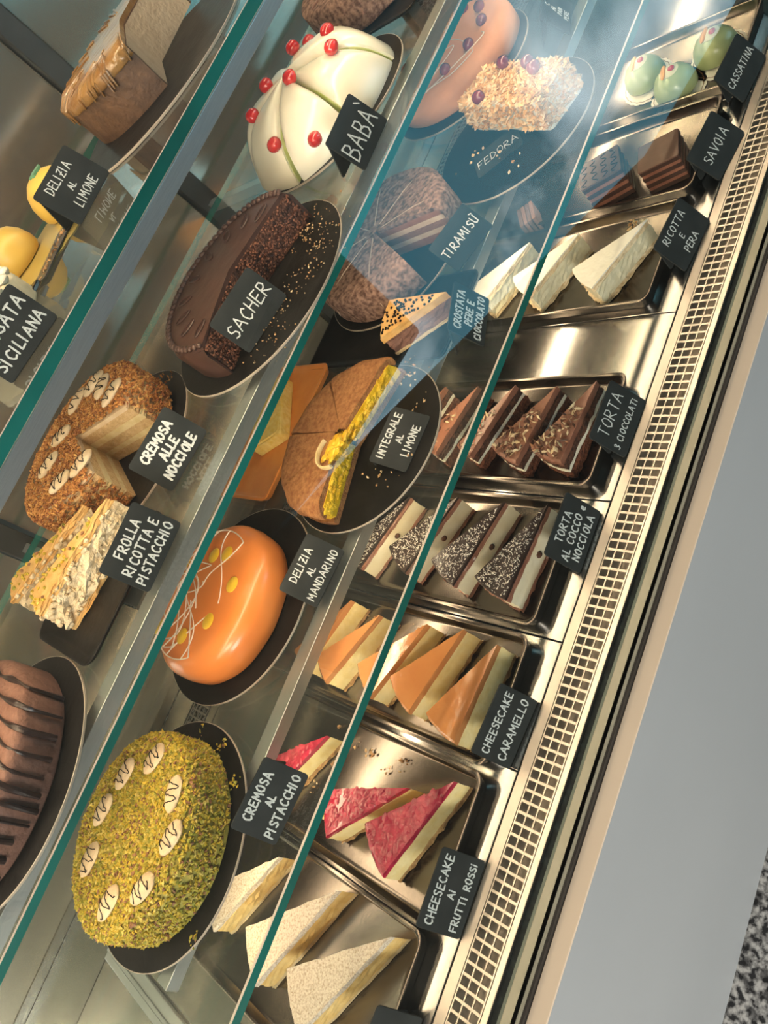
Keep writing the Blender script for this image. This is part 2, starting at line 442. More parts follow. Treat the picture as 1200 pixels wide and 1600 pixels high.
# slanted front pane
sl = .55
py = lambda z: .438 + sl * (z - .004)
pane = MB().add([(X0, py(.004), .004), (X1, py(.004), .004), (X1, py(.93), .93), (X0, py(.93), .93),
                 (X0, py(.004) + .005, .004), (X1, py(.004) + .005, .004), (X1, py(.93) + .005, .93), (X0, py(.93) + .005, .93)],
                [(0, 1, 2, 3), (7, 6, 5, 4), (4, 5, 1, 0), (3, 2, 6, 7), (0, 3, 7, 4), (1, 5, 6, 2)], [0, 0, 1, 1, 1, 1])
cpart(pane, 'front_glass', ['front_glass_pane', 'olive_trim'])
cpart(MB().box(X0, X1, .94, 1.33, .935, .96), 'canopy', 'canopy_grey')
# rear sliding doors: dull mirror panels between dark uprights
for i in range(1, 4):
    xa = -1.23 + .70 * i
    cpart(MB().box(xa - (.13 if i > 1 else .9), xa + .52, 1.305, 1.315, .02, .925), 'sliding_door', 'door_mirror')
    cpart(MB().box(xa + .523, xa + .563, 1.293, 1.318, 0.001, .934), 'upright', 'post_dark', bevel=.002)
    # bracket arms that carry the three glass shelves
    for zb, yf in ((.143, .95), (.385, .95), (.5955, .95)):
        cpart(MB().box(xa + .535, xa + .551, yf, 1.293, zb - .018, zb - .0005), 'shelf_bracket', 'aluminium', bevel=.001)
cpart(MB().box(X0, X1, 1.302, 1.32, 0.0, .019), 'door_track', 'steel')

# deck plates that lift out
seams = [-.96, -.544, -.20, .148, .352, .640, 1.045, 1.60]
dl = ['empty brushed steel deck plate beyond the raised rail', 'steel deck plate under the powdered and red berry slice trays', 'steel deck plate under the caramel cheesecake tray',
      'steel deck plate under the coconut hazelnut slice tray', 'bare scratched steel deck plate beside the three chocolate slice tray', 'steel deck plate under the ricotta and layered block trays', 'steel deck plate under the green domed cassatine']
seams = [-.96, -.541, -.008, .156, .352, .648, 1.048, 1.62]
for i in range(7):
    pl = MB().box(seams[i] + .0008, seams[i + 1] - .0008, .5345, 1.158, -.006, 0)
    tag(pl.build('deck_plate', 'steel', bevel=.0008), dl[i], 'deck plate')
rail = MB().box(-.5395, -.503, .536, 1.155, .0005, .006).box(-.527, -.520, .536, 1.155, .006, .0075)
tag(rail.build('deck_rail', 'aluminium', bevel=.0015), 'raised metal rail running back across the empty end of the deck', 'rail')

# three glass shelves, each with a lamp bar under it
def shelf(ztop, th, y0, y1, label):
    s = MB().box(X0, X1, y0, y1, ztop - th, ztop, [0, 0, 1, 1, 1, 1])
    s.box(X0, X1, y0 - .0004, y0 + .0030, ztop, ztop + .0004, 2)  # pale strip paints the reflection on the front bevel
    return tag(s.build('glass_shelf', ['shelf_glass', 'teal_edge', 'edge_glint'], clean=False), label, 'shelf')
ZC, ZB, ZA = .155, .395, .61
shelf(ZC, .012, .667, 1.235, 'lowest glass shelf, under the pistachio, orange and lemon cakes')
shelf(ZB, .010, .745, 1.24, 'middle glass shelf, under the dark chocolate and white cherry cakes')
shelf(ZA, .014, .811, 1.22, 'topmost glass shelf with a thick teal front edge, under the caramel topped cake')
def bar(z, label, y=.82, x0=-.95, x1=1.65, mat='led_diffuser', dw=.0075):
    xm, hl = (x0 + x1) / 2, (x1 - x0) / 2
    t = thing('led_bar', label, 'lamp', (xm, y, z), 0, 'lamp bars of the case')
    MB().box(-hl, hl, -.0125, .0125, -.0165, -.0005).box(-hl, hl, -.0125, -.0085, -.0195, -.0165).box(-hl, hl, .0085, .0125, -.0195, -.0165).build('housing', 'aluminium', t, bevel=.001)
    MB().box(-hl + .01, hl - .01, -dw, dw, -.0180, -.0167).build('diffuser', mat, t)
    return t
bar(ZC - .012, 'metal lamp bar running under the lowest glass shelf', x0=-.41)
bar(ZB - .010, 'metal lamp bar running under the middle glass shelf', x0=-.45)
bar(ZA - .014, 'metal lamp bar running under the topmost glass shelf')
bar(.935, 'added lamp bar under the unseen canopy of the case', .98, mat='added_diffuser')  # unseen bar added to light the top shelf and the slices

# ------------------------------------------------------------------ trays
def tray(x0, x1, y0, y1, z, label, mat='tray_steel', group=None, h=.020, rr=.016, name='tray'):
    L = []
    for ins, zz in ((.006, .0005), (.002, h - .004), (0, h - .001), (0, h), (.0012, h + .0006), (.0040, h + .0006), (.0052, h), (.0085, .006), (.011, .004)):
        p = rrect(x0 + ins, x1 - ins, y0 + ins, y1 - ins, max(.003, rr - ins * .5))
        L.append([(x, y, zz + z) for x, y in p])
    ob = MB().loops(L).build(name, mat, smooth=True, angle=40)
    return tag(ob, label, 'tray', group)
TF = .004   # tray floor height
tray(-.425, -.214, .566, .970, 0.0005, 'dark steel tray holding the sugar dusted custard slices')
tray(-.212, -.026, .562, .970, 0.0005, 'dark steel tray holding the red berry cheesecake slices')
tray(-.020, .150, .566, .970, 0.0005, 'dark steel tray holding the caramel cheesecake slices')
tray(.162, .340, .568, .970, 0.0005, 'dark steel tray holding the coconut hazelnut slices')
tray(.362, .538, .560, .970, 0.0005, 'dark steel tray holding the three chocolate slices')
tray(.656, .842, .572, .970, 0.0005, 'dark steel tray holding the white ricotta and pear slices')
tray(.856, 1.040, .565, .970, 0.0005, 'dark steel tray holding the layered chocolate blocks')
tray(1.056, 1.240, .555, .970, 0.0005, 'dark steel tray holding the green domed cassatine')

# ------------------------------------------------------------------ slices
def wedge_pts(r, ha, n=9, tip=.0):
    return [(tip, 0)] + [(r * math.cos(-ha + 2 * ha * i / n), r * math.sin(-ha + 2 * ha * i / n)) for i in range(n + 1)]
def scaled(pts, k, dx=0): return [((x - dx) * k + dx, y * k) for x, y in pts]
def rough_wedge(r, ha, z0, z1, amp, seed, nz=5, na=16, nr=16, dome=0, round_top=0):
    """Wedge with slightly uneven cut sides; outline sampled finely."""
    rd = random.Random(seed)
    out = []
    for i in range(nr): out.append((r * i / nr, -ha))
    for i in range(na + 1): out.append((r, -ha + 2 * ha * i / na))
    for i in range(nr - 1, 0, -1): out.append((r * i / nr, ha))
    L = []
    for k in range(nz + 1):
        t = k / nz; z = z0 + (z1 - z0) * t
        ins = round_top * max(0, (t - .6) / .4) ** 2
        l = []
        for (q, a) in out:
            rr = q + rd.gauss(0, amp)
            if q > .99 * r: rr -= ins
            aa = a + rd.gauss(0, amp) / max(q, .02)
            l.append((rr * math.cos(aa), rr * math.sin(aa), z + (rd.gauss(0, amp * .4) if 0 < k < nz else 0)))
        L.append(l)
    return MB().loops(L)
def slice_at(tip, mid, label, group, layers, r=None, ha=.25, z=TF + .0014, name='cake_slice', seed=None):
    """layers: (part name, material, thickness, roughness amp, inset)."""
    dx, dy = mid[0] - tip[0], mid[1] - tip[1]
    rr = r or math.hypot(dx, dy)
    t = thing(name, label, 'cake slice', (tip[0], tip[1] + .005, z), math.atan2(dy, dx), group)
    zz = 0.0
    for i, (nm, mt, th, amp, ins) in enumerate(layers):
        w = rough_wedge(rr - ins, ha, zz, zz + th, amp, (seed or int(tip[0] * 1e4 + tip[1] * 997)) + i, round_top=.004 if i == len(layers) - 1 else 0)
        w.build(nm, mt, t, smooth=amp < .0006, angle=30)
        zz += th
    t['top'] = zz; t['r'] = rr; t['ha'] = ha
    return t, zz, rr
def scatter_wedge(n, r, ha, z, sa, sb, sh, rmin=.1, edge=.92):
    m = MB(); k = 0
    while k < n:
        q = r * math.sqrt(random.uniform(rmin * rmin, .96)); a = random.uniform(-ha, ha) * edge
        s = random.uniform(.6, 1.3)
        m.chip((q * math.cos(a), q * math.sin(a), z), sa * s, sb * s, sh * s); k += 1
    return m

# sugar dusted custard slices (shortcrust, yellow custard)
lay = [('pastry_base', 'pale_crust', .006, .0006, 0), ('custard', 'custard', .024, .0006, .003), ('sugared_top', 'icing_sugar', .009, .0005, 0)]
slice_at((-.226, .690), (-.366, .800), 'sugar dusted custard slice in the middle, partly behind the lowest shelf edge', 'sugar dusted slices', lay, .172, .215)
slice_at((-.232, .588), (-.366, .700), 'sugar dusted custard slice nearest the grille', 'sugar dusted slices', lay, .172, .215)
slice_at((-.236, .812), (-.345, .900), 'sugar dusted custard slice mostly hidden beneath the pistachio cake board', 'sugar dusted slices', lay, .150, .2)
# red berry cheesecake
berry = []
lay = [('biscuit_base', 'biscuit_base', .008, .0016, 0), ('cheese_filling', 'cheesecake', .026, .0004, .001), ('berry_topping', 'berry_jelly', .008, .0003, .001)]
berry += [slice_at((-.078, .640), (-.156, .760), 'red berry cheesecake slice behind and partly under its twin', 'berry cheesecake slices', lay, .146, .215)]
berry += [slice_at((-.047, .576), (-.168, .662), 'red berry cheesecake slice nearest the grille', 'berry cheesecake slices', lay, .147, .245)]
berry += [slice_at((-.066, .812), (-.165, .905), 'red berry cheesecake slice lying alone at the back of its tray', 'berry cheesecake slices', lay, .140, .22)]
for t, z, r in berry:
    m = MB(); ha = t['ha']
    for k in range(75):
        q = r * math.sqrt(random.uniform(.03, .93)); a = random.uniform(-ha, ha) * .85
        m.ball((q * math.cos(a), q * math.sin(a), z - .0004), random.uniform(.004, .0075), random.uniform(.0035, .006), random.uniform(.0014, .0026), 5, rot=random.random() * 3, lump=.15)
    m.build('berry_pieces', 'berry_jelly', t, smooth=True)['kind'] = 'stuff'
# caramel cheesecake
lay = [('biscuit_base', 'biscuit_base', .006, .0015, .001), ('cheese_filling', 'cheesecake', .031, .0004, .001), ('caramel_topping', 'caramel', .010, .0003, 0)]
car = ['caramel cheesecake slice nearest the caramello sign', 'second caramel cheesecake slice from the grille', 'third caramel cheesecake slice, crossed by the lowest shelf edge',
       'fourth caramel cheesecake slice, seen through the lowest shelf', 'rearmost caramel cheesecake slice showing mostly its pale side']
for (tp, md, ha), lb in zip((((.123, .582), (.004, .622), .24), ((.130, .642), (.016, .712), .25), ((.124, .706), (.012, .790), .235), ((.118, .800), (.012, .880), .2), ((.128, .872), (.030, .926), .17)), car):
    slice_at(tp, md, lb, 'caramel cheesecake slices', lay, .131, ha)
# coconut hazelnut slices
lay = [('sponge_base', 'milk_choc', .006, .0014, 0), ('cream_filling', 'cream_warm', .028, .0005, .001), ('sponge_layer', 'milk_choc', .008, .0008, 0), ('chocolate_top', 'choc_stripe', .004, .0003, 0)]
cc = ['coconut flaked chocolate slice nearest the cocco sign', 'second coconut flaked chocolate slice from the grille', 'third coconut flaked chocolate slice, behind the lowest shelf edge', 'rearmost coconut flaked chocolate slice at the lemon cake board']
for (tp, md, ha), lb in zip((((.317, .584), (.188, .628), .245), ((.316, .655), (.199, .718), .24), ((.316, .742), (.202, .816), .235), ((.308, .840), (.200, .905), .2)), cc):
    t, z, r = slice_at(tp, md, lb, 'coconut hazelnut slices', lay, .136, ha)
    scatter_wedge(420, r, ha, z + .0006, .0021, .0006, .0004).build('coconut_flakes', 'coconut_chips', t, clean=False)['kind'] = 'stuff'
    for f, zz, sd in ((.45, .020, 1), (.72, .017, 1), (.45, .020, -1)):
        MB().ball((r * f * math.cos(ha), -sd * r * f * math.sin(ha), zz), .005, .004, .005, 6).build('hazelnut', 'choc_sponge', t, smooth=True)
# three chocolate slices
lay = [('sponge_base', 'choc_crumb', .018, .0012, 0), ('white_cream', 'cream_white', .006, .0006, 0), ('dark_sponge', 'choc_sponge', .012, .0009, .0006), ('milk_chocolate_top', 'milk_choc', .010, .0005, 0)]
tcl = ['three chocolate slice nearest the cioccolati sign', 'second three chocolate slice with pale shavings', 'third three chocolate slice, at the lowest shelf edge', 'fourth three chocolate slice, seen through the lowest shelf', 'rearmost three chocolate slice beside the lemon cake board']
for i, (tp, md, ha) in enumerate((((.505, .578), (.376, .622), .245), ((.500, .640), (.380, .694), .245), ((.505, .716), (.385, .772), .15), ((.506, .790), (.388, .850), .2), ((.508, .862), (.395, .915), .18))):
    t, z, r = slice_at(tp, md, tcl[i], 'three chocolate slices', lay, .126, ha)
    scatter_wedge(120 if i < 2 else 40, r, ha, z + .002, .0058, .0021, .0007, .35).build('chocolate_shavings', 'mixed_shavings', t, clean=False)['kind'] = 'stuff'
# ricotta and pear
lay = [('sponge_base', 'ricotta', .008, .0014, .001), ('ricotta_filling', 'cheese_pale', .028, .0006, .003), ('sponge_top', 'ricotta', .008, .0010, .001), ('sugared_top', 'icing_sugar_clean', .002, .0004, 0)]
for (tp, md, ha), lb in zip((((.780, .592), (.686, .672), .27), ((.783, .708), (.690, .790), .28), ((.786, .806), (.700, .874), .24)),
        ('white ricotta and pear slice nearest the grille', 'middle white ricotta and pear slice at the lowest shelf edge', 'rearmost white ricotta and pear slice under the lowest shelf')):
    slice_at(tp, md, lb, 'ricotta and pear slices', lay, .124, ha)

# layered chocolate blocks
def block(c, w, d, h, rz, label, drizzle):
    t = thing('layer_cake_block', label, 'cake slice', (c[0], c[1], TF + .001), rz, 'layered chocolate blocks')
    n = 7
    for i in range(n):
        j = .0012 if i % 2 else 0
        p = rrect(-w / 2 + j, w / 2 - j, -d / 2 + j, d / 2 - j, .002, 2)
        MB().prism(p, h * i / n, h * (i + 1) / n).build('wafer_layer' if i % 2 == 0 else 'hazelnut_cream', 'choc_glaze' if i % 2 == 0 else 'milk_choc', t)
    MB().prism(rrect(-w / 2 - .001, w / 2, -d / 2, d / 2 + .001, .004, 3), h, h + .003).build('chocolate_cover', 'choc_cover', t, bevel=.001)
    if drizzle:
        dz = MB(); rd = random.Random(5)
        for k in range(4):
            y0 = -d / 2 + d * (k + .5) / 4
            dz.tube([(-w * .46 + w * .92 * i / 24, y0 + .005 * math.sin(i * .9 + k * 2) + .003 * rd.random(), h + .0032) for i in range(25)], .0008, 5)
        dz.build('chocolate_drizzle', 'choc_dark', t, smooth=True)
block((.908, .718), .062, .068, .050, .42, 'layered chocolate block with a dark drizzled top', True)
block((.915, .622), .060, .062, .044, .30, 'layered chocolate block standing behind the savoia sign', False)
# broken wafer piece at the back of that tray
t = thing('wafer_piece', 'small broken wafer piece lying alone at the back of the layered block tray', 'cake slice', (.872, .866, TF + .001), .55)
for i in range(4):
    MB().prism(rrect(-.026, .026, -.016 + .008 * i, -.0095 + .008 * i, .002, 2), 0, .030).build('wafer_layer', 'wafer_brown' if i % 2 else 'choc_mousse', t)

# cassatine: green marzipan domes on scalloped papers
def scallop(r, n=22, k=5):
    P = []
    for i in range(n * k):
        a = 2 * PI * i / (n * k)
        P.append((r * (1 + .035 * abs(math.sin(a * n / 2))) * math.cos(a), .8 * r * (1 + .035 * abs(math.sin(a * n / 2))) * math.sin(a)))
    return P
for (x, y, rz), lb in zip(((1.150, .735, .5), (1.098, .664, .6), (1.152, .612, .4)), ('green cassatina behind the lowest shelf edge', 'green cassatina nearest the layered chocolate blocks', 'green cassatina beside the cassatina sign')):
    pp = thing('paper_doily', 'scalloped white paper with a brown line under the ' + lb, 'paper', (x, y, TF + .001), rz, 'papers under the cassatine')
    MB().prism(scallop(.055), 0, .0008).build('paper', 'paper_white', pp)
    MB().tube([(px * .9, py_ * .9, .0011) for px, py_ in scallop(.055)], .0005, 4, closed=True).build('printed_line', 'gold_line', pp)
    t = thing('cassatina', lb, 'cake', (x, y, TF + .0025), rz, 'cassatine')
    prof = [(0, 0), (.030, 0), (.0345, .004), (.035, .012), (.032, .024), (.025, .034), (.015, .040), (.006, .042), (0, .042)]
    MB().lathe(prof, 36).build('marzipan_dome', 'marzipan', t, smooth=True)
    MB().lathe([(0, .0400), (.0155, .0390), (.016, .0400), (.006, .0431), (0, .0431)], 30).build('icing_cap', 'pale_icing', t, smooth=True)
    MB().ball((-.002, -.005, .0432), .0062, .0055, .0030, 8).build('cherry', 'cherry_red', t, smooth=True)
    MB().ball((.003, .0075, .0418), .0185, .0050, .0028, 8, rot=-.35).build('candied_peel', 'candied_orange', t, smooth=True)

# ------------------------------------------------------------------ chalkboard signs
G = {
 'A': [[(0, 0), (.3, 1), (.62, 0)], [(.1, .36), (.52, .38)]], 'B': [[(0, 0), (.02, 1), (.36, .95), (.46, .76), (.3, .55), (.02, .53), (.4, .47), (.52, .25), (.36, .03), (0, 0)]],
 'C': [[(.52, .84), (.36, .98), (.14, .86), (.02, .5), (.12, .12), (.34, .0), (.54, .14)]], 'D': [[(0, 0), (.03, 1), (.36, .88), (.55, .5), (.36, .1), (0, 0)]],
 'E': [[(.5, .98), (.05, 1), (0, 0), (.5, .04)], [(.03, .52), (.4, .54)]], 'F': [[(.52, 1), (.05, .97), (0, 0)], [(.03, .5), (.4, .54)]],
 'G': [[(.52, .84), (.34, .98), (.1, .84), (.02, .45), (.14, .08), (.4, .03), (.52, .4), (.3, .42)]], 'H': [[(0, 0), (.03, 1)], [(.5, 0), (.53, 1)], [(.02, .5), (.5, .52)]],
 'I': [[(.05, 0), (.07, 1)]], 'i': [[(.05, 0), (.07, .62)], [(.07, .86), (.08, .92)]], 'K': [[(0, 0), (.03, 1)], [(.5, 1), (.04, .45), (.54, 0)]], 'L': [[(.04, 1), (0, 0), (.46, .05)]],
 'M': [[(0, 0), (.08, 1), (.34, .35), (.6, 1), (.7, 0)]], 'N': [[(0, 0), (.05, 1), (.5, .03), (.55, 1)]],
 'O': [[(.28, 1), (.05, .75), (.02, .32), (.22, .0), (.46, .14), (.56, .55), (.46, .9), (.28, 1)]], 'P': [[(0, 0), (.04, 1), (.4, .94), (.48, .7), (.34, .48), (.03, .46)]],
 'R': [[(0, 0), (.04, 1), (.4, .95), (.48, .72), (.32, .5), (.03, .48), (.54, 0)]], 'S': [[(.48, .86), (.3, .99), (.08, .86), (.1, .62), (.4, .44), (.48, .2), (.3, .01), (.02, .12)]],
 'T': [[(0, .98), (.6, 1)], [(.3, 1), (.28, 0)]], 'U': [[(.02, 1), (.02, .25), (.2, 0), (.42, .08), (.52, 1)]], 'V': [[(0, 1), (.28, 0), (.58, 1)]],
 'Z': [[(.03, .98), (.5, 1), (.0, .02), (.52, .03)], [(.1, .5), (.42, .53)]], '3': [[(.05, .9), (.3, 1), (.44, .8), (.2, .55), (.48, .32), (.3, .02), (.02, .1)]],
 'Ù': [[(.02, 1), (.02, .25), (.2, 0), (.42, .08), (.52, 1)], [(.3, 1.35), (.55, 1.2)]], 'À': [[(0, 0), (.3, 1), (.62, 0)], [(.1, .36), (.52, .38)], [(.5, 1.35), (.68, 1.12)]],
 'e': [[(.05, .3), (.35, .36), (.3, .6), (.1, .55), (.02, .25), (.18, .02), (.4, .1)]], '.': [[(.05, .0), (.08, .05)]], ' ': [],
}
def lettering(lines, w, h, stroke=.0017, jit=.03, seed=1, top=0.0, size=None):
    """Hand lettering in the plane x right, y up, origin in the middle of the lower edge."""
    rd = random.Random(seed); m = MB()
    n = len(lines)
    lh = h * .84 / n
    for i, ln in enumerate(lines):
        txt, k = ln if isinstance(ln, tuple) else (ln, 1)
        adv = sum((max([p[0] for s in G[c] for p in s] + [.3]) + .22) for c in txt) - .22
        ht = min(lh * (.66 if n > 1 else .42), (w * .86) / adv) * k
        x = -adv * ht / 2 + (rd.uniform(-.03, .03) * w if adv * ht < .6 * w else 0)
        y = h * .92 - lh * (i + .5) - ht / 2 - top
        for c in txt:
            st = G[c]; cw = max([p[0] for s in st for p in s] + [.3])
            dy = rd.uniform(-.05, .05) * ht
            for s in st:
                P = [(x + (px + rd.uniform(-jit, jit)) * ht, y + dy + (pz + rd.uniform(-jit, jit)) * ht) for px, pz in s]
                for a, b in zip(P, P[1:]):
                    d = Vector((b[0] - a[0], b[1] - a[1])); L = d.length
                    if L < 1e-6: continue
                    d /= L; nn = Vector((-d.y, d.x)) * stroke / 2
                    m.add([(a[0] - nn.x, a[1] - nn.y, 0), (b[0] - nn.x, b[1] - nn.y, 0), (b[0] + nn.x, b[1] + nn.y, 0), (a[0] + nn.x, a[1] + nn.y, 0),
                           (a[0] - nn.x, a[1] - nn.y, .0003), (b[0] - nn.x, b[1] - nn.y, .0003), (b[0] + nn.x, b[1] + nn.y, .0003), (a[0] + nn.x, a[1] + nn.y, .0003)],
                          [(3, 2, 1, 0), (4, 5, 6, 7), (0, 1, 5, 4), (1, 2, 6, 5), (2, 3, 7, 6), (3, 0, 4, 7)])
                for a in P:
                    m.prism([(a[0] + stroke / 2 * math.cos(q * PI / 4), a[1] + stroke / 2 * math.sin(q * PI / 4)) for q in range(8)], 0, .00031)
            x += (cw + .22) * ht
    return m
def sign(x, y, z, yaw, tilt, lines, label, w=.088, h=.060, stroke=.0017, seed=1, top=0, k=.42):
    t = thing('chalkboard_sign', label, 'sign', (x, y, z), yaw, 'chalkboard name signs')
    # panel plane: lower edge on the ground, leaning back by tilt
    T = Matrix.Rotation(tilt, 4, 'X')
    p = rrect(-w / 2, w / 2, 0, h, .004, 3)
    MB().prism(p, -.0024, 0, 0, T).build('panel', 'chalkboard', t, bevel=.0004)
    if tilt > .3:   # folded rear leg
        yt, zt = h * math.cos(tilt), h * math.sin(tilt)
        a = Vector((0, yt, zt)); b = Vector((0, yt + min(zt * k, .03), .0005))
        d = (b - a); lg = d.length; d.normalize()
        T2 = Matrix.Translation(a + Vector((0, .0022, -.0015))) @ Matrix.Rotation(math.atan2(d.z, d.y), 4, 'X')
        MB().prism(rrect(-w / 2 + .004, w / 2 - .004, 0, lg - .002, .003, 2), -.002, 0, 0, T2).build('rear_leg', 'chalkboard', t)
    if lines:
        m = lettering(lines, w, h, stroke, seed=seed, top=top)
        m.v = [tuple(T @ (Vector(v) + Vector((0, 0, .0001)))) for v in m.v]
        m.build('lettering', 'chalk', t, clean=False)
    return t
DZ = .0012
sign(-.159, .5342, DZ, .01, 1.20, [('CHEESECAKE', 1), ('Ai', .8), ('FRUTTi ROSSi', 1)], 'black chalkboard sign naming the red berry cheesecake, on the deck', seed=3, k=-.05)
sign(.0341, .5420, DZ, -.08, 1.25, ['CHEESECAKE', 'CARAMELLO'], 'black chalkboard sign naming the caramel cheesecake, on the deck', seed=4, k=-.05)
sign(.2913, .5418, DZ, 0, 1.22, ['TORTA', 'AL COCCO e', 'NOCCIOLA'], 'black chalkboard sign naming the coconut and hazelnut cake, on the deck', seed=5, k=-.05)
sign(.4591, .5330, DZ, -.02, 1.12, ['TORTA', '3 CIOCCOLATi'], 'black chalkboard sign naming the three chocolate cake, on the deck', stroke=.0013, seed=6, k=-.05)
sign(.759, .5343, DZ, -.13, 1.12, ['RICOTTA', ('E', .8), 'PERA'], 'black chalkboard sign naming the ricotta and pear cake, on the deck', stroke=.0013, seed=7, k=-.05)
sign(.9200, .5290, DZ, -.15, 1.0, [('SAVOIA', .82)], 'black chalkboard sign reading savoia, on the deck', stroke=.0014, seed=8, k=-.05)
sign(1.0708, .5050 + .03, DZ, -.13, 1.1, [('CASSATINA', 1)], 'black chalkboard sign reading cassatina, on the deck', stroke=.0014, seed=9, k=-.05)
sign(-.337, .547, DZ, -.05, 1.2, None, 'black chalkboard sign at the bottom of the photo, mostly cut off', seed=10, k=-.05)
BT = .0045   # on a cake board
sign(-.150, .7050, ZC + .001, -.09, 1.15, ['CREMOSA', ('AL', .8), 'PISTACCHIO'], 'black chalkboard sign naming the pistachio cake', stroke=.0021, seed=11)
sign(.1309, .8118, ZC + .001, -.09, .70, ['DELIZIA', ('AL', .8), 'MANDARINO'], 'black chalkboard sign naming the mandarin cake', stroke=.0016, seed=12)
sign(.3430, .7470, ZC + BT, -.03, .45, ['INTEGRALE', ('AL', .8), 'LIMONE'], 'black chalkboard sign naming the lemon cake, leaning on its board', stroke=.0018, seed=13)
sign(.5411, .7161, ZC + .001, .32, 1.19, ['CROSTATA', 'PERE E', 'CIOCCOLATO'], 'black chalkboard sign naming the pear and chocolate tart', stroke=.0022, seed=14)
sign(.6880, .8050, ZC + .001, -.40, .80, [('TIRAMISÙ', 1)], 'black chalkboard sign reading tiramisu', stroke=.0018, seed=15, k=.08)
sign(.8640, .8300, ZC + BT, -.95, .06, [('FEDORA', 1)], 'black chalkboard sign reading fedora, lying flat on its board', stroke=.0012, seed=16)
sign(.3790, .8250, ZB + BT, -.26, 1.2, [('SACHER', 1.0)], 'black chalkboard sign reading sacher', stroke=.0017, seed=17, k=.05)
sign(.6572, .7814, ZB + .001, .07, 1.20, [('BABÀ', 1.2)], 'black chalkboard sign reading baba, in large letters', stroke=.0021, seed=18, top=.004)
sign(.1831, .8600, ZB + .001, -.15, 1.15, ['CREMOSA', 'ALLE', 'NOCCIOLE'], 'black chalkboard sign naming the hazelnut cake, in thick letters', stroke=.0027, seed=19)
sign(.0600, .8055, ZB + .001, .04, 1.18, ['FROLLA', 'RICOTTA E', 'PISTACCHIO'], 'black chalkboard sign naming the ricotta and pistachio pastry', stroke=.0019, seed=20)
sign(.4380, .9799, ZA + .001, .12, 1.25, ['DELIZIA', ('AL', .7), 'LIMONE'], 'grey black chalkboard sign naming the lemon domes, on the topmost shelf', stroke=.0014, seed=21)
sign(.2015, .8600, ZA + .001, -.30, 1.02, ['CASSATA', 'SICILIANA'], 'grey black chalkboard sign naming the cassata, on the topmost shelf', stroke=.0021, seed=22)
sign(1.1670, .8113, ZC + .001, .30, 1.11, ['C', 'AI', 'PAN', 'PERE'], 'black chalkboard sign beyond the large peach coloured cake, mostly cut off', stroke=.0013, seed=23)

# ------------------------------------------------------------------ boards
def cake_board(x, y, z, r, label, ry=None, rz=0, mat='board_black'):
    t = thing('cake_board', label, 'cake board', (x, y, z + .0005), rz, 'round black cake boards')
    MB().prism(disc_pts(r - .001, 72, (ry or r) - .001), 0, .003).build('top', mat, t)
    MB().loops([[(px, q, zz) for px, q in disc_pts(r - .001 + e, 72, (ry or r) - .001 + e)] for e, zz in ((0.00005, -.0002), (.001, .0002), (.001, .0027), (.00005, .0031))], cap0=False, cap1=False).build('rim', 'board_rim', t, smooth=True)
    return t
cake_board(-.268, .912, ZC, .157, 'round black board under the pistachio cake')
cake_board(.060, 1.000, ZC, .160, 'round black board under the orange mandarin cake')
cake_board(.337, .862, ZC, .142, 'round black board under the cut lemon cake')
cake_board(.930, .835, ZC, .145, 'round black board under the almond flake cake piece')
cake_board(1.153, 1.061, ZC, .152, 'round black board under the peach coloured cake')
cake_board(.690, .985, ZC + .0082, .140, 'round black board under the cocoa dusted cake')
cake_board(.434, .900, ZB, .158, 'round black board under the dark chocolate cake')
cake_board(.177, 1.064, ZB, .150, 'round black board under the hazelnut crumb cake')
cake_board(.778, .962, ZB, .146, 'round black board under the white cherry cake')
cake_board(-.240, .911, ZB, .149, 'round black board under the brown striped cake')
cake_board(.640, 1.000, ZA, .160, 'round board under the tall caramel topped cake')
tray(-.088, .110, .838, 1.02, ZB + .0042, 'black plastic tray under the crumbly ricotta pastry', 'board_black', h=.006, rr=.02)

# ------------------------------------------------------------------ cakes
def cake_profile(r, h, rt=.015, n=6, rb=.003):
    p = [(0, 0), (r - rb, 0), (r, rb)]
    p += [(r - rt + rt * math.cos(PI / 2 * i / n), h - rt + rt * math.sin(PI / 2 * i / n)) for i in range(n + 1)]
    return p + [(r * .5, h + .001), (0, h + .001)]
def cover_chips(n, r, h, sa, sb, sh, a0=0, a1=2 * PI, rt=.015, side=.42):
    m = MB()
    for _ in range(n):
        a = random.uniform(a0, a1); s = random.uniform(.6, 1.35)
        if random.random() < side:
            z = random.uniform(.0055, h - rt * .4); q = r + .0005 - (max(0, z - (h - rt)) ** 2) / (2 * rt)
            m.chip((q * math.cos(a), q * math.sin(a), z), sa * s, sb * s, sh * s)
        else:
            q = r * math.sqrt(random.random()); z = h - (max(0, q - (r - rt)) ** 2) / (2 * rt) + .001
            m.chip((q * math.cos(a), q * math.sin(a), z), sa * s, sb * s, sh * s)
    return m
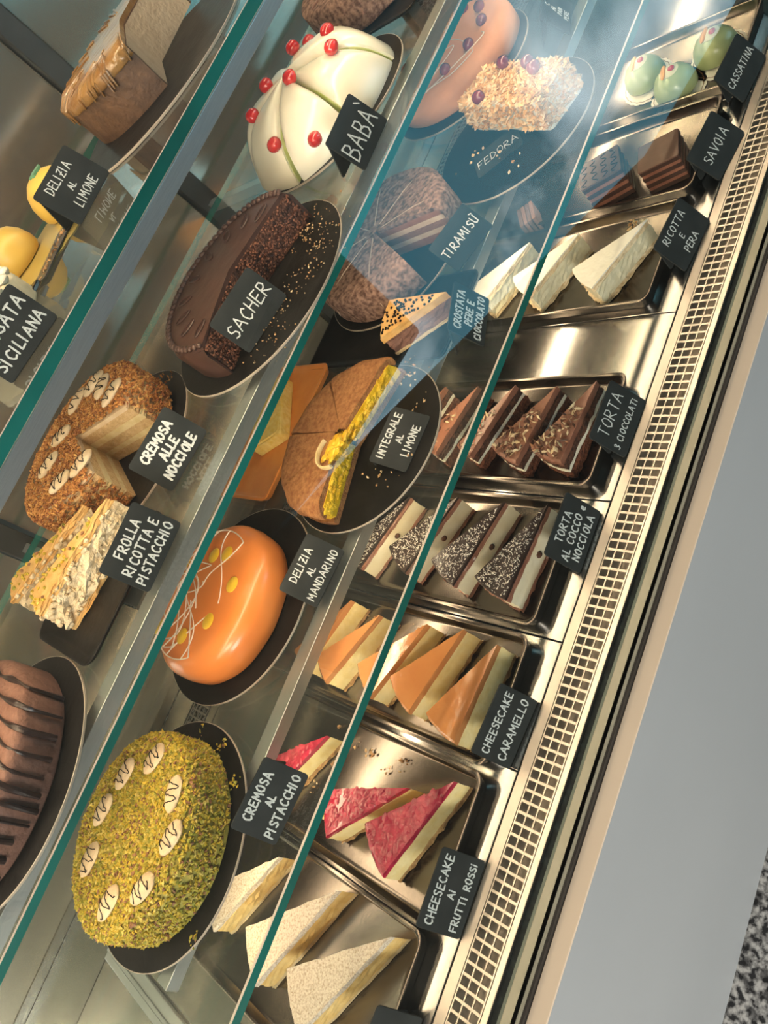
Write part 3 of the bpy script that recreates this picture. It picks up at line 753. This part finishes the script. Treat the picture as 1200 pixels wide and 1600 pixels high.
def biscuit(parent, x, y, z, rz, L=.042, W=.020, seed=0):
    b = MB(); rd = random.Random(seed)
    Lp = []
    n = 12
    for i in range(n + 1):
        t = -1 + 2 * i / n
        w = W / 2 * math.sqrt(max(.02, 1 - abs(t) ** 2.6)) * (1 + .12 * t)
        Lp.append([(t * L / 2, w * math.cos(q * PI / 6), z + .006 * max(.2, math.sqrt(max(0, 1 - t * t))) * math.sin(q * PI / 6)) for q in range(12)])
    T = Matrix.Translation((x, y, 0)) @ Matrix.Rotation(rz, 4, 'Z')
    b.loops(Lp, 0, T=T)
    ob = b.build('biscuit', 'biscuit_pale', parent, smooth=True, angle=60)
    d = MB(); pts = []
    k = 3
    for i in range(16 * k + 1):
        u = -.34 + .68 * i / (16 * k); s = math.sin(i / 11 * PI + seed)
        yy = s * W * .46 * math.sqrt(max(.05, 1 - (2 * u) ** 2))
        zz = z + .0062 * math.sqrt(max(.04, 1 - (2 * u) ** 2)) * math.sqrt(max(.02, 1 - (yy / (W * .52)) ** 2))
        pts.append((u * L + .0012 * rd.uniform(-1, 1), yy, zz))
    d.tube(pts, .0007, 5, T=T)
    d.build('chocolate_drizzle', 'choc_dark', ob, smooth=True)

# pistachio cake
t = thing('pistachio_cake', 'round cake covered in chopped green pistachio with eight striped biscuits', 'cake', (-.266, .908, ZC + .0037))
R_, H_ = .126, .064
MB().lathe(cake_profile(R_, H_), 64, 0).build('cake_body', 'pistachio_cream', t, smooth=True)
cover_chips(9500, R_ + .001, H_ + .001, .0034, .0024, .0018).build('chopped_pistachio', 'pistachio_chips', t, clean=False)['kind'] = 'stuff'
for i, (x, y, a) in enumerate([(.0902, .0084, -.31), (.0516, .0601, -.14), (-.0028, .0721, -.12), (-.06, .049, .02), (-.0779, -.0349, -.14), (-.036, -.0892, -.47), (.0297, -.0999, -.22), (.0708, -.0665, .38)]):
    biscuit(t, x, y, H_ + .0052, a, .046, .028, i)

# mandarin cake and the peach coloured one
def squiggle(parent, R, z, n, seed, mat='white_icing'):
    rd = random.Random(seed); m = MB()
    for k in range(n):
        a = rd.uniform(0, 6.3); cx, cy = R * .55 * math.cos(a), R * .55 * math.sin(a)
        p1, p2 = rd.uniform(0, 6.3), rd.uniform(0, 6.3); A, B = rd.uniform(.35, .7) * R, rd.uniform(.2, .5) * R
        P = []
        for i in range(60):
            u = i / 59 * 4.6
            x = cx + A * math.sin(u * 1.1 + p1) + R * .08 * math.sin(3.1 * u); y = cy + B * math.sin(2 * u + p2)
            q = math.hypot(x, y)
            if q > R * .84: x *= R * .84 / q; y *= R * .84 / q
            P.append((x, y, z))
        m.tube(P, .0010, 5)
    m.build('icing_lines', mat, parent, smooth=True)
t = thing('mandarin_cake', 'smooth orange glazed cake with yellow discs and thin white icing loops', 'cake', (.050, .998, ZC + .0037))
R_, H_ = .121, .064
pr = [(0, 0), (R_ - .004, 0), (R_, .004), (R_ + .002, .02)] + [(R_ - .034 + .035 * math.cos(PI / 2 * i / 8), H_ - .034 + .034 * math.sin(PI / 2 * i / 8)) for i in range(9)] + [(R_ * .4, H_ + .0012), (0, H_ + .0012)]
MB().lathe(pr, 72, wob=lambda a, j: 1 + .006 * math.sin(5 * a) + .004 * math.sin(11 * a + 1)).build('glaze', 'mandarin_glaze', t, smooth=True, angle=60)
for (x, y) in ((.0736, -.0229), (.0656, .0127), (.0281, -.0766), (-.038, -.0575), (-.075, -.0049), (-.0764, .0743), (-.0263, .096), (.041, .0914)):
    k = .9
    MB().lathe([(0, 0), (.0118, 0), (.0122, .0014), (.0105, .0026), (0, .0028)], 24, T=Matrix.Translation((x * k, y * k, H_ - .0002))).build('candied_disc', 'mandarin_disc', t, smooth=True)
squiggle(t, R_, H_ + .0014, 8, 4)
t = thing('peach_cake', 'large smooth peach coloured cake with purple cherries beyond the almond cake', 'cake', (1.165, 1.066, ZC + .0037))
R_, H_ = .138, .052
pr = [(0, 0), (R_ - .004, 0), (R_, .004)] + [(R_ - .030 + .030 * math.cos(PI / 2 * i / 8), H_ - .030 + .030 * math.sin(PI / 2 * i / 8)) for i in range(9)] + [(R_ * .4, H_ + .0012), (0, H_ + .0012)]
MB().lathe(pr, 72).build('glaze', 'peach_glaze', t, smooth=True, angle=60)
for k in range(9):
    a = -2.6 + k * .62
    MB().ball((.092 * math.cos(a), .092 * math.sin(a), H_ + .006), .0115, .0105, .0095, 8).build('cherry', 'cherry_purple', t, smooth=True)
squiggle(t, R_, H_ + .0014, 7, 8)

# cut lemon cake
def sector_layers(t, R_, a0, a1, layers, n=48, seed=1, amp=.001):
    z = 0; rd = random.Random(seed)
    for nm, mt, th, ins in layers:
        k = 5
        pr = [(0, z)] + [(R_ - ins - (.002 if i in (0, k) else 0), z + th * i / k) for i in range(k + 1)] + [(0, z + th)]
        ph = rd.uniform(0, 6)
        MB().lathe(pr, n, a0=a0, a1=a1, wob=lambda a, j: 1 + amp / R_ * math.sin(17 * a + j * 2 + ph) + amp / R_ * math.sin(41 * a + 3 * j)).build(nm, mt, t, smooth=True, angle=40)
        z += th
    return z
D = math.radians
t = thing('lemon_cake', 'half eaten brown crusted lemon cake with yellow filling', 'cake', (.337, .868, ZC + .0037))
R_ = .130
gaps = [(-14, 42), (43.6, 92), (93.8, 140), (142.0, 192)]
for i, (a, b) in enumerate(gaps):
    sl_ = []
    m = MB().lathe([(0, 0), (R_, 0), (R_ + .001, .010), (0, .010)], 20, a0=D(a), a1=D(b)); m.build('bottom_crust', 'brown_crust', t)
    rd = random.Random(i)
    f = MB().lathe([(0.006, .010), (.03, .010), (.06, .010), (.09, .010), (R_ - .008, .010), (R_ - .005, .022), (R_ - .008, .036), (.09, .0365), (.06, .037), (.03, .037), (.006, .037)], 20, a0=D(a) - .012, a1=D(b) + .012,
                   wob=lambda an, j: 1 + .02 * math.sin(9 * an + j))
    f.build('lemon_filling', 'lemon_curd', t, smooth=True)
    tp = [(0.004 + .004 * i, .036)] + [(R_ * q, .0362) for q in (.3, .6, .9)] + [(R_ - .001, .024), (R_ + .003, .026), (R_ + .002, .036), (R_ - .006, .043)] + [(R_ * q, .045 + .001 * math.sin(q * 9)) for q in (.85, .6, .35)] + [(0.004 + .004 * i, .0445)]
    MB().lathe(tp, 22, a0=D(a) + .004, a1=D(b) - .004, wob=lambda an, j: 1 + .012 * math.sin(13 * an + j * 1.7)).build('top_crust', 'brown_crust', t, smooth=True, angle=50)
cz = MB().tube([(-.030 + .034 * math.cos(u), -.010 + .034 * math.sin(u), .048 + .004 * (i / 20)) for i, u in enumerate([1.2 + 2.4 * k / 20 for k in range(21)])], .0022, 6, flat=2.0)
cz.build('lemon_peel', 'cream_yellow', t, smooth=True)
cu = MB()
for k in range(26):
    q = random.uniform(0, .022); a = random.uniform(0, 6.3)
    cu.ball((-.030 + q * math.cos(a), -.004 + q * math.sin(a) * .7, .0455 + random.uniform(0, .003)), random.uniform(.004, .009), random.uniform(.004, .008), random.uniform(.002, .004), 5, lump=.2)
for k in range(60):
    q = random.uniform(0, .05); a = random.uniform(-1.2, .2) - 1.2
    cu.ball((-.012 + q * math.cos(a) * .8, .006 + q * math.sin(a) * .4, .032 + random.uniform(-.01, .012)), random.uniform(.003, .009), random.uniform(.003, .008), random.uniform(.002, .005), 5, lump=.2)
for k in range(170):
    sd = random.choice((-14, 192)); q = random.uniform(.01, .122); a = D(sd)
    cu.ball((q * math.cos(a), q * math.sin(a), random.uniform(.014, .034)), random.uniform(.004, .009), random.uniform(.002, .0045), random.uniform(.003, .006), 5, rot=a, lump=.25)
cu.build('spilled_filling', 'lemon_curd', t, smooth=True)

# cocoa dusted cake (missing wedge)
t = thing('cocoa_cake', 'cocoa dusted layered cake with a wedge cut out beside the tiramisu sign', 'cake', (.700, .980, ZC + .012))
R_ = .135
a0, a1 = D(-82), D(236)
lay = [('sponge_layer', 'milk_choc', .014, .001), ('cream_layer', 'cocoa_cream', .009, 0), ('sponge_layer', 'choc_mousse', .012, .001), ('cream_layer', 'cocoa_cream', .009, 0), ('sponge_layer', 'milk_choc', .010, .001)]
z = sector_layers(t, R_, a0, a1, lay, seed=5)
MB().lathe([(0, z), (R_ - .004, z), (R_ - .001, .004), (R_ + .003, .004), (R_ + .004, z - .004), (R_ - .004, z + .006), (R_ * .6, z + .008), (R_ * .3, z + .007), (0, z + .007)], 60, a0=a0, a1=a1,
           wob=lambda a, j: 1 + .01 * math.sin(7 * a + j)).build('cocoa_cover', 'cocoa', t, smooth=True, angle=50)
pp = MB()
for k in range(7):
    aa = a0 + (a1 - a0) * (k + .3) / 7
    pp.tube([(R_ * .12 * math.cos(aa), R_ * .12 * math.sin(aa), z + .008), (R_ * .6 * math.cos(aa), R_ * .6 * math.sin(aa), z + .009), (R_ * .96 * math.cos(aa), R_ * .96 * math.sin(aa), z + .004), ((R_ + .005) * math.cos(aa), (R_ + .005) * math.sin(aa), z * .4)], .0008, 5)
pp.build('cream_line', 'cocoa_cream', t, smooth=True)

# pear and chocolate tart slice on its dark tray
tray(.482, .640, .768, 1.10, ZC + .0005, 'low dark tray under the pear and chocolate tart slice', 'board_black', h=.0072, rr=.015)
t, z, r = slice_at((.566, .764), (.533, .880), 'pear and chocolate tart slice dotted with chocolate drops', None,
                   [('pastry_base', 'pale_crust', .006, .0006, 0), ('filling', 'choc_mousse', .026, .0012, .003), ('pastry_top', 'pastry_gold', .012, .0004, 0)], .126, .31, z=ZC + .005, name='tart_slice')
m = MB()
for k in range(75):
    q = r * math.sqrt(random.uniform(.03, .93)); a = random.uniform(-.26, .26)
    m.ball((q * math.cos(a), q * math.sin(a), z + .0005), .0022, .0022, .002, 4)
m.build('chocolate_drops', 'choc_dark', t, smooth=True)['kind'] = 'stuff'

# almond flake cake piece
t = thing('almond_cake', 'square cut cake piece covered in almond flakes with purple cherries', 'cake', (.966, .820, ZC + .0037), 1.21)
L_, W_, H_ = .200, .080, .056
MB().prism(rrect(-L_ / 2, L_ / 2, -W_ / 2, W_ / 2, .008, 4), 0, H_).build('cake_body', 'cream_white', t, bevel=.003)
m = MB()
for k in range(3200):
    s = random.uniform(.6, 1.35); u = random.random()
    if u < .5: c = (random.uniform(-L_ / 2, L_ / 2), random.uniform(-W_ / 2, W_ / 2), H_ + random.uniform(0, .004))
    elif u < .8: c = (random.uniform(-L_ / 2, L_ / 2), random.choice((-1, 1)) * (W_ / 2 + .0015), random.uniform(.007, H_))
    else: c = (random.choice((-1, 1)) * (L_ / 2 + .0015), random.uniform(-W_ / 2, W_ / 2), random.uniform(.007, H_))
    m.chip(c, .0062 * s, .0036 * s, .0009)
m.build('almond_flakes', 'almond_chips', t, clean=False)['kind'] = 'stuff'
inv = Matrix.Rotation(-1.21, 3, 'Z')
for (x, y) in ((1.012, .845), (.985, .785), (.965, .765), (.948, .868)):
    p = inv @ Vector((x - .966, y - .820, 0))
    MB().ball((p.x, p.y, H_ + .010), .0115, .0110, .0105, 8, lump=.04).build('cherry', 'cherry_purple', t, smooth=True)

# orange tray with a yellow sponge piece at the back of the lowest shelf
tray(.226, .490, 1.034, 1.215, ZC + .0005, 'shiny orange tray at the back of the lowest shelf', 'orange_tray', h=.012, rr=.014)
t = thing('sponge_piece', 'yellow sponge cake piece lying in the orange tray', 'cake slice', (.385, 1.125, ZC + .0048), .55)
MB().prism(rrect(-.068, .068, -.036, .036, .006, 3), 0, .022).build('sponge', 'yellow_sponge', t, bevel=.002)
MB().prism(rrect(-.066, .066, -.034, .034, .006, 3), .0221, .026).build('pale_top', 'yellow_sponge', t, bevel=.001)

# dark chocolate cake with its front part eaten
t = thing('chocolate_cake', 'dark glazed chocolate cake with its front part cut away behind the sacher sign', 'cake', (.434, .893, ZB + .0037))
R_ = .130; a0, a1 = D(-18), D(196)
z = sector_layers(t, R_ - .004, a0, a1, [('sponge_layer', 'choc_sponge', .022, .001), ('jam_layer', 'choc_crumb', .003, .0015), ('sponge_layer', 'choc_sponge', .022, .001)], seed=9, amp=.0006)
MB().lathe([(0, z + .0002), (R_ - .0035, z + .0002), (R_ - .0032, .0), (R_, .0), (R_ + .001, z - .008), (R_ - .007, z + .005), (R_ * .5, z + .0058), (0, z + .0055)], 60, a0=a0 + .004, a1=a1 - .004,
           wob=lambda a, j: 1 + .004 * math.sin(9 * a + j)).build('chocolate_glaze', 'choc_glaze', t, smooth=True, angle=50)
bd = MB()
for k in range(44):
    a = a0 + (a1 - a0) * (k + .5) / 44
    bd.ball(((R_ - .008) * math.cos(a), (R_ - .008) * math.sin(a), z + .0062), .0065, .0042, .004, 6, rot=a + 1.0)
bd.build('piped_border', 'choc_glaze', t, smooth=True)
lp = MB()
for k in range(9):
    a = a0 + (a1 - a0) * (k + .5) / 9
    cx, cy = R_ * .70 * math.cos(a), R_ * .70 * math.sin(a)
    lp.tube([(cx + .014 * math.cos(u) * math.cos(a) - .006 * math.sin(u) * math.sin(a), cy + .014 * math.cos(u) * math.sin(a) + .006 * math.sin(u) * math.cos(a), z + .0068) for u in [2 * PI * q / 18 for q in range(18)]], .0011, 5, closed=True)
lp.build('piped_loop', 'choc_glaze', t, smooth=True)
# crumbly cut edges
m = MB()
for k in range(900):
    a = random.choice((a0, a1)); q = random.uniform(.01, R_ - .004); n_ = (1 if a == a1 else -1)
    zz = random.uniform(.001, z)
    m.chip((q * math.cos(a) - n_ * .0012 * math.sin(a), q * math.sin(a) + n_ * .0012 * math.cos(a), zz), .0022, .0018, .0016)
m.build('cut_crumb', 'choc_chips' , t, clean=False)['kind'] = 'stuff'

# white iced cake with cherries, cut into domed wedges
t = thing('white_cherry_cake', 'glossy white iced domed cake in wedges topped with red cherries', 'cake', (.772, .968, ZB + .0037))
R_, H_ = .133, .082
def dome_wedge(a0, a1, R_, H_, seed):
    nu, nv = 14, 14; L = []; rd = random.Random(seed); hh = H_ * rd.uniform(.94, 1.05)
    vs = []; fs = []
    for j in range(nv + 1):
        q = j / nv
        for i in range(nu + 1):
            u = i / nu; a = a0 + (a1 - a0) * u
            e = abs(2 * u - 1)
            r = R_ * (q ** .8) * (1 + .02 * math.sin(6 * a + seed))
            edge = 1 - .20 * e ** 5
            zz = hh * (1 - .88 * q ** 4.2 - .06 * q) * edge
            vs.append((r * math.cos(a), r * math.sin(a), max(.002, zz)))
    n1 = len(vs)
    vs += [(x, y, 0) for x, y, _ in vs]
    for j in range(nv):
        for i in range(nu):
            k = j * (nu + 1) + i
            fs.append((k, k + 1, k + nu + 2, k + nu + 1)); fs.append((k + n1, k + nu + 1 + n1, k + nu + 2 + n1, k + 1 + n1))
    for j in range(nv):
        for i, s_ in ((0, 1), (nu, -1)):
            k = j * (nu + 1) + i; fs.append((k, k + nu + 1, k + nu + 1 + n1, k + n1))
    for i in range(nu):
        k = nv * (nu + 1) + i; fs.append((k, k + 1, k + 1 + n1, k + n1))
    return MB().add(vs, fs)
cuts = [-165, -118, -66, -14, 40, 92, 142, 194]
for i in range(7):
    a, b = D(cuts[i] + 1.1), D(cuts[i + 1] - 1.1)
    mid_ = (a + b) / 2
    w = dome_wedge(a, b, R_, H_, i); w.v = [(x + .004 * math.cos(mid_), y + .004 * math.sin(mid_), q) for x, y, q in w.v]
    ob = w.build('icing_wedge', 'cream_icing', t, smooth=True, angle=50)
    w2 = dome_wedge(a - .006, b + .006, R_ * .972, H_ * .94, i); w2.v = [(x + .004 * math.cos(mid_), y + .004 * math.sin(mid_), q) for x, y, q in w2.v]
    w2.build('green_sponge', 'green_cream', t, smooth=True, angle=50)
def dome_h(q): return H_ * (1 - .88 * q ** 4.2 - .06 * q)
for (x, y) in ((.060, -.058), (.018, -.090), (.066, .026), (-.0243, -.0345), (-.006, .040), (-.056, -.118), (-.098, -.078), (-.110, -.018), (-.060, .042), (.1, .03)):
    q = (min(.97, math.hypot(x, y) / R_)) ** 1.25
    MB().ball((x, y, dome_h(q) + .0055), .0116, .0110, .0100, 8, lump=.05).build('cherry', 'cherry_red', t, smooth=True)

# hazelnut crumb cake
t = thing('hazelnut_cake', 'hazelnut crumb coated cream cake with a wedge missing and striped biscuits', 'cake', (.174, 1.064, ZB + .0037))
R_, H_ = .126, .068
a0, a1 = D(-66), D(247)
sector_layers(t, R_ - .003, a0, a1, [('sponge_layer', 'hazel_sponge', .014, .001), ('cream_layer', 'cream_yellow', .008, 0), ('sponge_layer', 'hazel_sponge', .014, .001), ('cream_layer', 'cream_yellow', .010, 0), ('sponge_layer', 'hazel_sponge', .014, .002), ('top_cream', 'biscuit_pale', .006, .006)], seed=2)
cover_chips(8500, R_ + .0005, H_ + .001, .0030, .0022, .0016, a0 + .02, a1 - .02).build('hazelnut_crumb', 'hazelnut_chips', t, clean=False)['kind'] = 'stuff'
for i, (x, y, a) in enumerate([(.0783, -.0084, .39), (.0665, -.0571, -.15), (.0562, .0586, -.02), (-.002, .0452, -.84), (-.0474, .0332, -.39), (-.0697, -.044, -.8), (-.040, -.082, -.47), (.0845, .0285, -.35)]):
    biscuit(t, x, y, H_ + .005, a, .046, .026, 20 + i)

# crumbly ricotta and pistachio pastry
for (tp, md, ha, lb) in (((.100, .884), (-.056, .942), .17, 'crumbly ricotta pastry slice directly behind its sign'), ((.084, .942), (-.060, 1.040), .13, 'crumbly ricotta pastry slice leaning behind the front one')):
    t, z, r = slice_at(tp, md, lb, 'ricotta pastry slices', [('pastry_base', 'pastry_gold', .007, .0012, 0), ('ricotta_filling', 'ricotta', .036, .0030, .001), ('pastry_top', 'pastry_gold', .010, .0014, .001)], .160, ha, z=ZB + .0090)
    m = MB()
    for k in range(40):
        q = r * math.sqrt(random.uniform(.02, .95)); a = random.uniform(-ha, ha)
        m.chip((q * math.cos(a), q * math.sin(a), z + .001), .0035, .0028, .0022)
    m.build('pistachio_crumb', 'pistachio_chips', t, clean=False)['kind'] = 'stuff'
    m = MB()
    for k in range(420):
        q = r * random.uniform(.08, 1); s_ = random.choice((1, 1, -1))
        m.ball((q * math.cos(ha) + random.gauss(0, .001), s_ * -q * math.sin(ha) + random.gauss(0, .001), random.uniform(.006, z - .004)), random.uniform(.002, .005), random.uniform(.002, .004), random.uniform(.002, .004), 4, lump=.3)
    m.build('ricotta_curds', 'ricotta', t, smooth=True)['kind'] = 'stuff'

# brown striped mousse cake
t = thing('striped_chocolate_cake', 'round pinkish brown mousse cake striped with dark chocolate glaze', 'cake', (-.250, .930, ZB + .0037))
R_, H_ = .134, .056
MB().lathe(cake_profile(R_, H_, .012), 72, wob=lambda a, j: 1 + .004 * math.sin(9 * a)).build('mousse', 'choc_mousse', t, smooth=True, angle=60)
MB().lathe([(0, H_ + .0005), (.074, H_ + .0005), (.078, H_ + .0022), (.072, H_ + .0036), (0, H_ + .0042)], 40, T=Matrix.Translation((.028, .030, 0)), wob=lambda a, j: 1 + .09 * math.sin(8 * a)).build('glaze_pool', 'choc_stripe', t, smooth=True, angle=60)
for k in range(15):
    x = -.122 + .0172 * k
    ym = math.sqrt(max(.0004, (R_ + .001) ** 2 - x * x)); P = []
    rd = random.Random(k)
    for i in range(31):
        u = i / 30; y = ym * (1 - 2 * u)
        q = math.hypot(x, y); rt = .012
        zz = H_ + .0012 - ((max(0, q - (R_ - rt)) ** 2) / (2 * rt)) * 1.6
        P.append((x + .0028 * math.sin(u * 7 + k) , y, zz))
    P += [(x + .003 * math.sin(7 + k), -ym - .0012, H_ - .018), (x + .003 * math.sin(7.3 + k), -ym - .0016, H_ * rd.uniform(.05, .35))]
    MB().tube(P, [.0028 + .0012 * math.sin(i * .5 + k * 2) for i in range(len(P))], 8).build('glaze_stripe', 'choc_stripe', t, smooth=True)

# brown cake beyond the white one (cocoa top), on a dark oblong tray
t = thing('brown_dusted_cake', 'brown cocoa dusted cake just beyond the white cherry cake', 'cake', (1.075, 1.010, ZB + .0075))
R_, H_ = .128, .060
MB().lathe(cake_profile(R_, H_, .010), 60, wob=lambda a, j: 1 + .012 * math.sin(11 * a + j)).build('cake_body', 'cocoa', t, smooth=True, angle=50)
pp = MB()
for k in range(8):
    aa = .4 + k * PI / 4
    pp.tube([(0, 0, H_ + .002), (R_ * .9 * math.cos(aa), R_ * .9 * math.sin(aa), H_ + .0012), ((R_ + .001) * math.cos(aa), (R_ + .001) * math.sin(aa), H_ * .3)], .0016, 5)
pp.build('cut_line', 'choc_mousse', t, smooth=True)
tray(.935, 1.215, .862, 1.160, ZB + .0005, 'black tray under the brown cocoa dusted cake', 'board_black', h=.0062, rr=.02)

# tall caramel topped cake with the front cut away, topmost shelf
t = thing('caramel_nut_cake', 'tall brown cake with a glossy caramel top, cut open to pale nut mousse', 'cake', (.690, 1.040, ZA + .0037))
R_ = .138; a0, a1 = D(15), D(230)
z = sector_layers(t, R_ - .004, a0, a1, [('nut_mousse', 'nut_mousse', .060, 0)], seed=12, amp=.0005)
MB().lathe([(0, z + .0002), (R_ - .0038, z + .0002), (R_ - .0034, 0), (R_, 0), (R_ + .001, z - .006), (R_ - .003, z + .002), (0, z + .002)], 60, a0=a0 + .004, a1=a1 - .004).build('brown_coating', 'brown_side', t, smooth=True, angle=50)
MB().lathe([(0, z + .0022), (R_ - .003, z + .0022), (R_ + .003, z - .010), (R_ + .0045, z - .008), (R_ + .003, z + .003), (R_ - .008, z + .008), (R_ * .5, z + .009), (0, z + .009)], 90, a0=a0 + .006, a1=a1 - .006,
           wob=lambda a, j: 1 + (.012 * math.sin(23 * a) + .006 * math.sin(51 * a + j))).build('caramel_glaze', 'caramel_top', t, smooth=True, angle=60)
dr = MB(); rd = random.Random(4)
for k in range(30):
    a = rd.uniform(a0 + .1, a1 - .05); q0 = rd.uniform(.5, .85) * R_
    dr.tube([(q0 * math.cos(a), q0 * math.sin(a), z + .0095), ((R_ - .01) * math.cos(a + .03), (R_ - .01) * math.sin(a + .03), z + .0085), ((R_ + .0035) * math.cos(a + .02), (R_ + .0035) * math.sin(a + .02), z + .001), ((R_ + .0045) * math.cos(a), (R_ + .0045) * math.sin(a), z - rd.uniform(.005, .022))], [.0012, .0022, .0024, .0016], 6)
dr.build('caramel_drip', 'caramel_top', t, smooth=True)

# lemon domes, paper, server and cassata on the topmost shelf
def lemon_dome(x, y, lb):
    t = thing('lemon_dome', lb, 'cake', (x, y, ZA + .0025), .3, 'lemon domes')
    MB().lathe([(0, 0), (.034, 0), (.038, .005), (.039, .015), (.036, .030), (.028, .043), (.016, .051), (.006, .0535), (0, .054)], 36).build('dome', 'lemon_dome', t, smooth=True)
    m = MB(); P = []
    for i in range(16):
        a = 2 * PI * i / 16; k = 1 + .18 * math.cos(5 * a)
        P.append((.013 * k * math.cos(a) + .004, .009 * k * math.sin(a) - .006))
    m.prism(P, .0515, .0552).build('leaf', 'leaf_green', t, bevel=.0006)
tag(MB().prism([(x + .415, y * 1.15 + 1.085) for x, y in scallop(.100, 26)], ZA + .0004, ZA + .0012).build('paper_sheet', 'clear_yellow'), 'yellowish scalloped paper under the lemon domes on the topmost shelf', 'paper')
lemon_dome(.462, 1.108, 'yellow lemon dome with a green leaf behind the limone sign')
lemon_dome(.372, 1.160, 'yellow lemon dome farthest from the glass front, at the picture edge')
t = thing('cake_server', 'dark metal cake server smeared with cream on the topmost shelf', 'server', (.362, 1.022, ZA + .0025), .35)
MB().prism([(-.055, -.016), (.045, -.018), (.058, 0), (.045, .018), (-.055, .016)], 0, .0016).build('blade', 'post_dark', t, bevel=.0004)
MB().box(-.115, -.055, -.006, .006, 0, .006).build('handle', 'tray_steel', t, bevel=.0015)
m = MB()
for k in range(40): m.chip((random.uniform(-.05, .045), random.gauss(-.004, .004), .0022), .004, .002, .0008)
m.build('cream_smear', 'crumb_chips', t, clean=False)['kind'] = 'stuff'
t = thing('cassata_cake', 'pale cassata cake mostly hidden behind the siciliana sign', 'cake', (.235, 1.03, ZA + .0005))
MB().lathe(cake_profile(.072, .040, .010), 48).build('icing', 'cheese_pale', t, smooth=True, angle=60)
m = MB()
for k in range(16):
    a = 2 * PI * k / 16
    m.ball((.066 * math.cos(a), .066 * math.sin(a), .041), .009, .009, .006, 6)
m.build('piped_border', 'cream_icing', t, smooth=True)

# crumbs left on boards and trays
def crumbs(label, spots, mat, n, s, z, spread):
    m = MB(); rd = random.Random(len(label))
    for k in range(n):
        x, y = rd.choice(spots)
        q = rd.uniform(.4, 1.4) * s
        m.chip((x + rd.gauss(0, spread), y + rd.gauss(0, spread), z + q * 1.45), q, q * .8, q * .6)
    tag(m.build('cake_crumbs', mat, clean=False), label, 'crumbs', kind='stuff')
crumbs('loose pastry crumbs on the lemon cake board', [(.465, .83), (.45, .826), (.32, .765), (.40, .78), (.30, .80)], 'crumb_chips', 60, .0024, ZC + .0037, .016)
crumbs('dark crumbs scattered on the chocolate cake board', [(.52, .83), (.50, .79), (.44, .80), (.40, .82), (.35, .80), (.54, .86)], 'crumb_chips', 260, .0014, ZB + .0037, .020)
crumbs('green crumbs fallen on the pistachio board', [(-.16, .82), (-.13, .88), (-.33, .775), (-.125, .94)], 'pistachio_chips', 45, .0026, ZC + .0037, .005)
crumbs('golden crumbs around the red berry slices', [(-.075, .725), (-.062, .765), (-.10, .82), (-.055, .70), (-.14, .845), (-.06, .80), (-.17, .80), (-.05, .84)], 'crumb_chips', 50, .0026, .005, .005)
crumbs('pale crumbs in the caramel cheesecake tray', [(.118, .765), (.05, .86), (.115, .855)], 'crumb_chips', 45, .0024, .005, .006)
crumbs('pale crumbs in the ricotta and pear tray', [(.818, .652), (.690, .90)], 'crumb_chips', 30, .0030, .005, .005)
crumbs('almond bits fallen on the almond cake board', [(.86, .83), (.90, .90), (.85, .80)], 'almond_chips', 14, .0036, ZC + .0037, .016)
crumbs('hazelnut bits on the hazelnut cake board', [(.310, 1.03), (.312, 1.06)], 'hazelnut_chips', 26, .0022, ZB + .0037, .005)
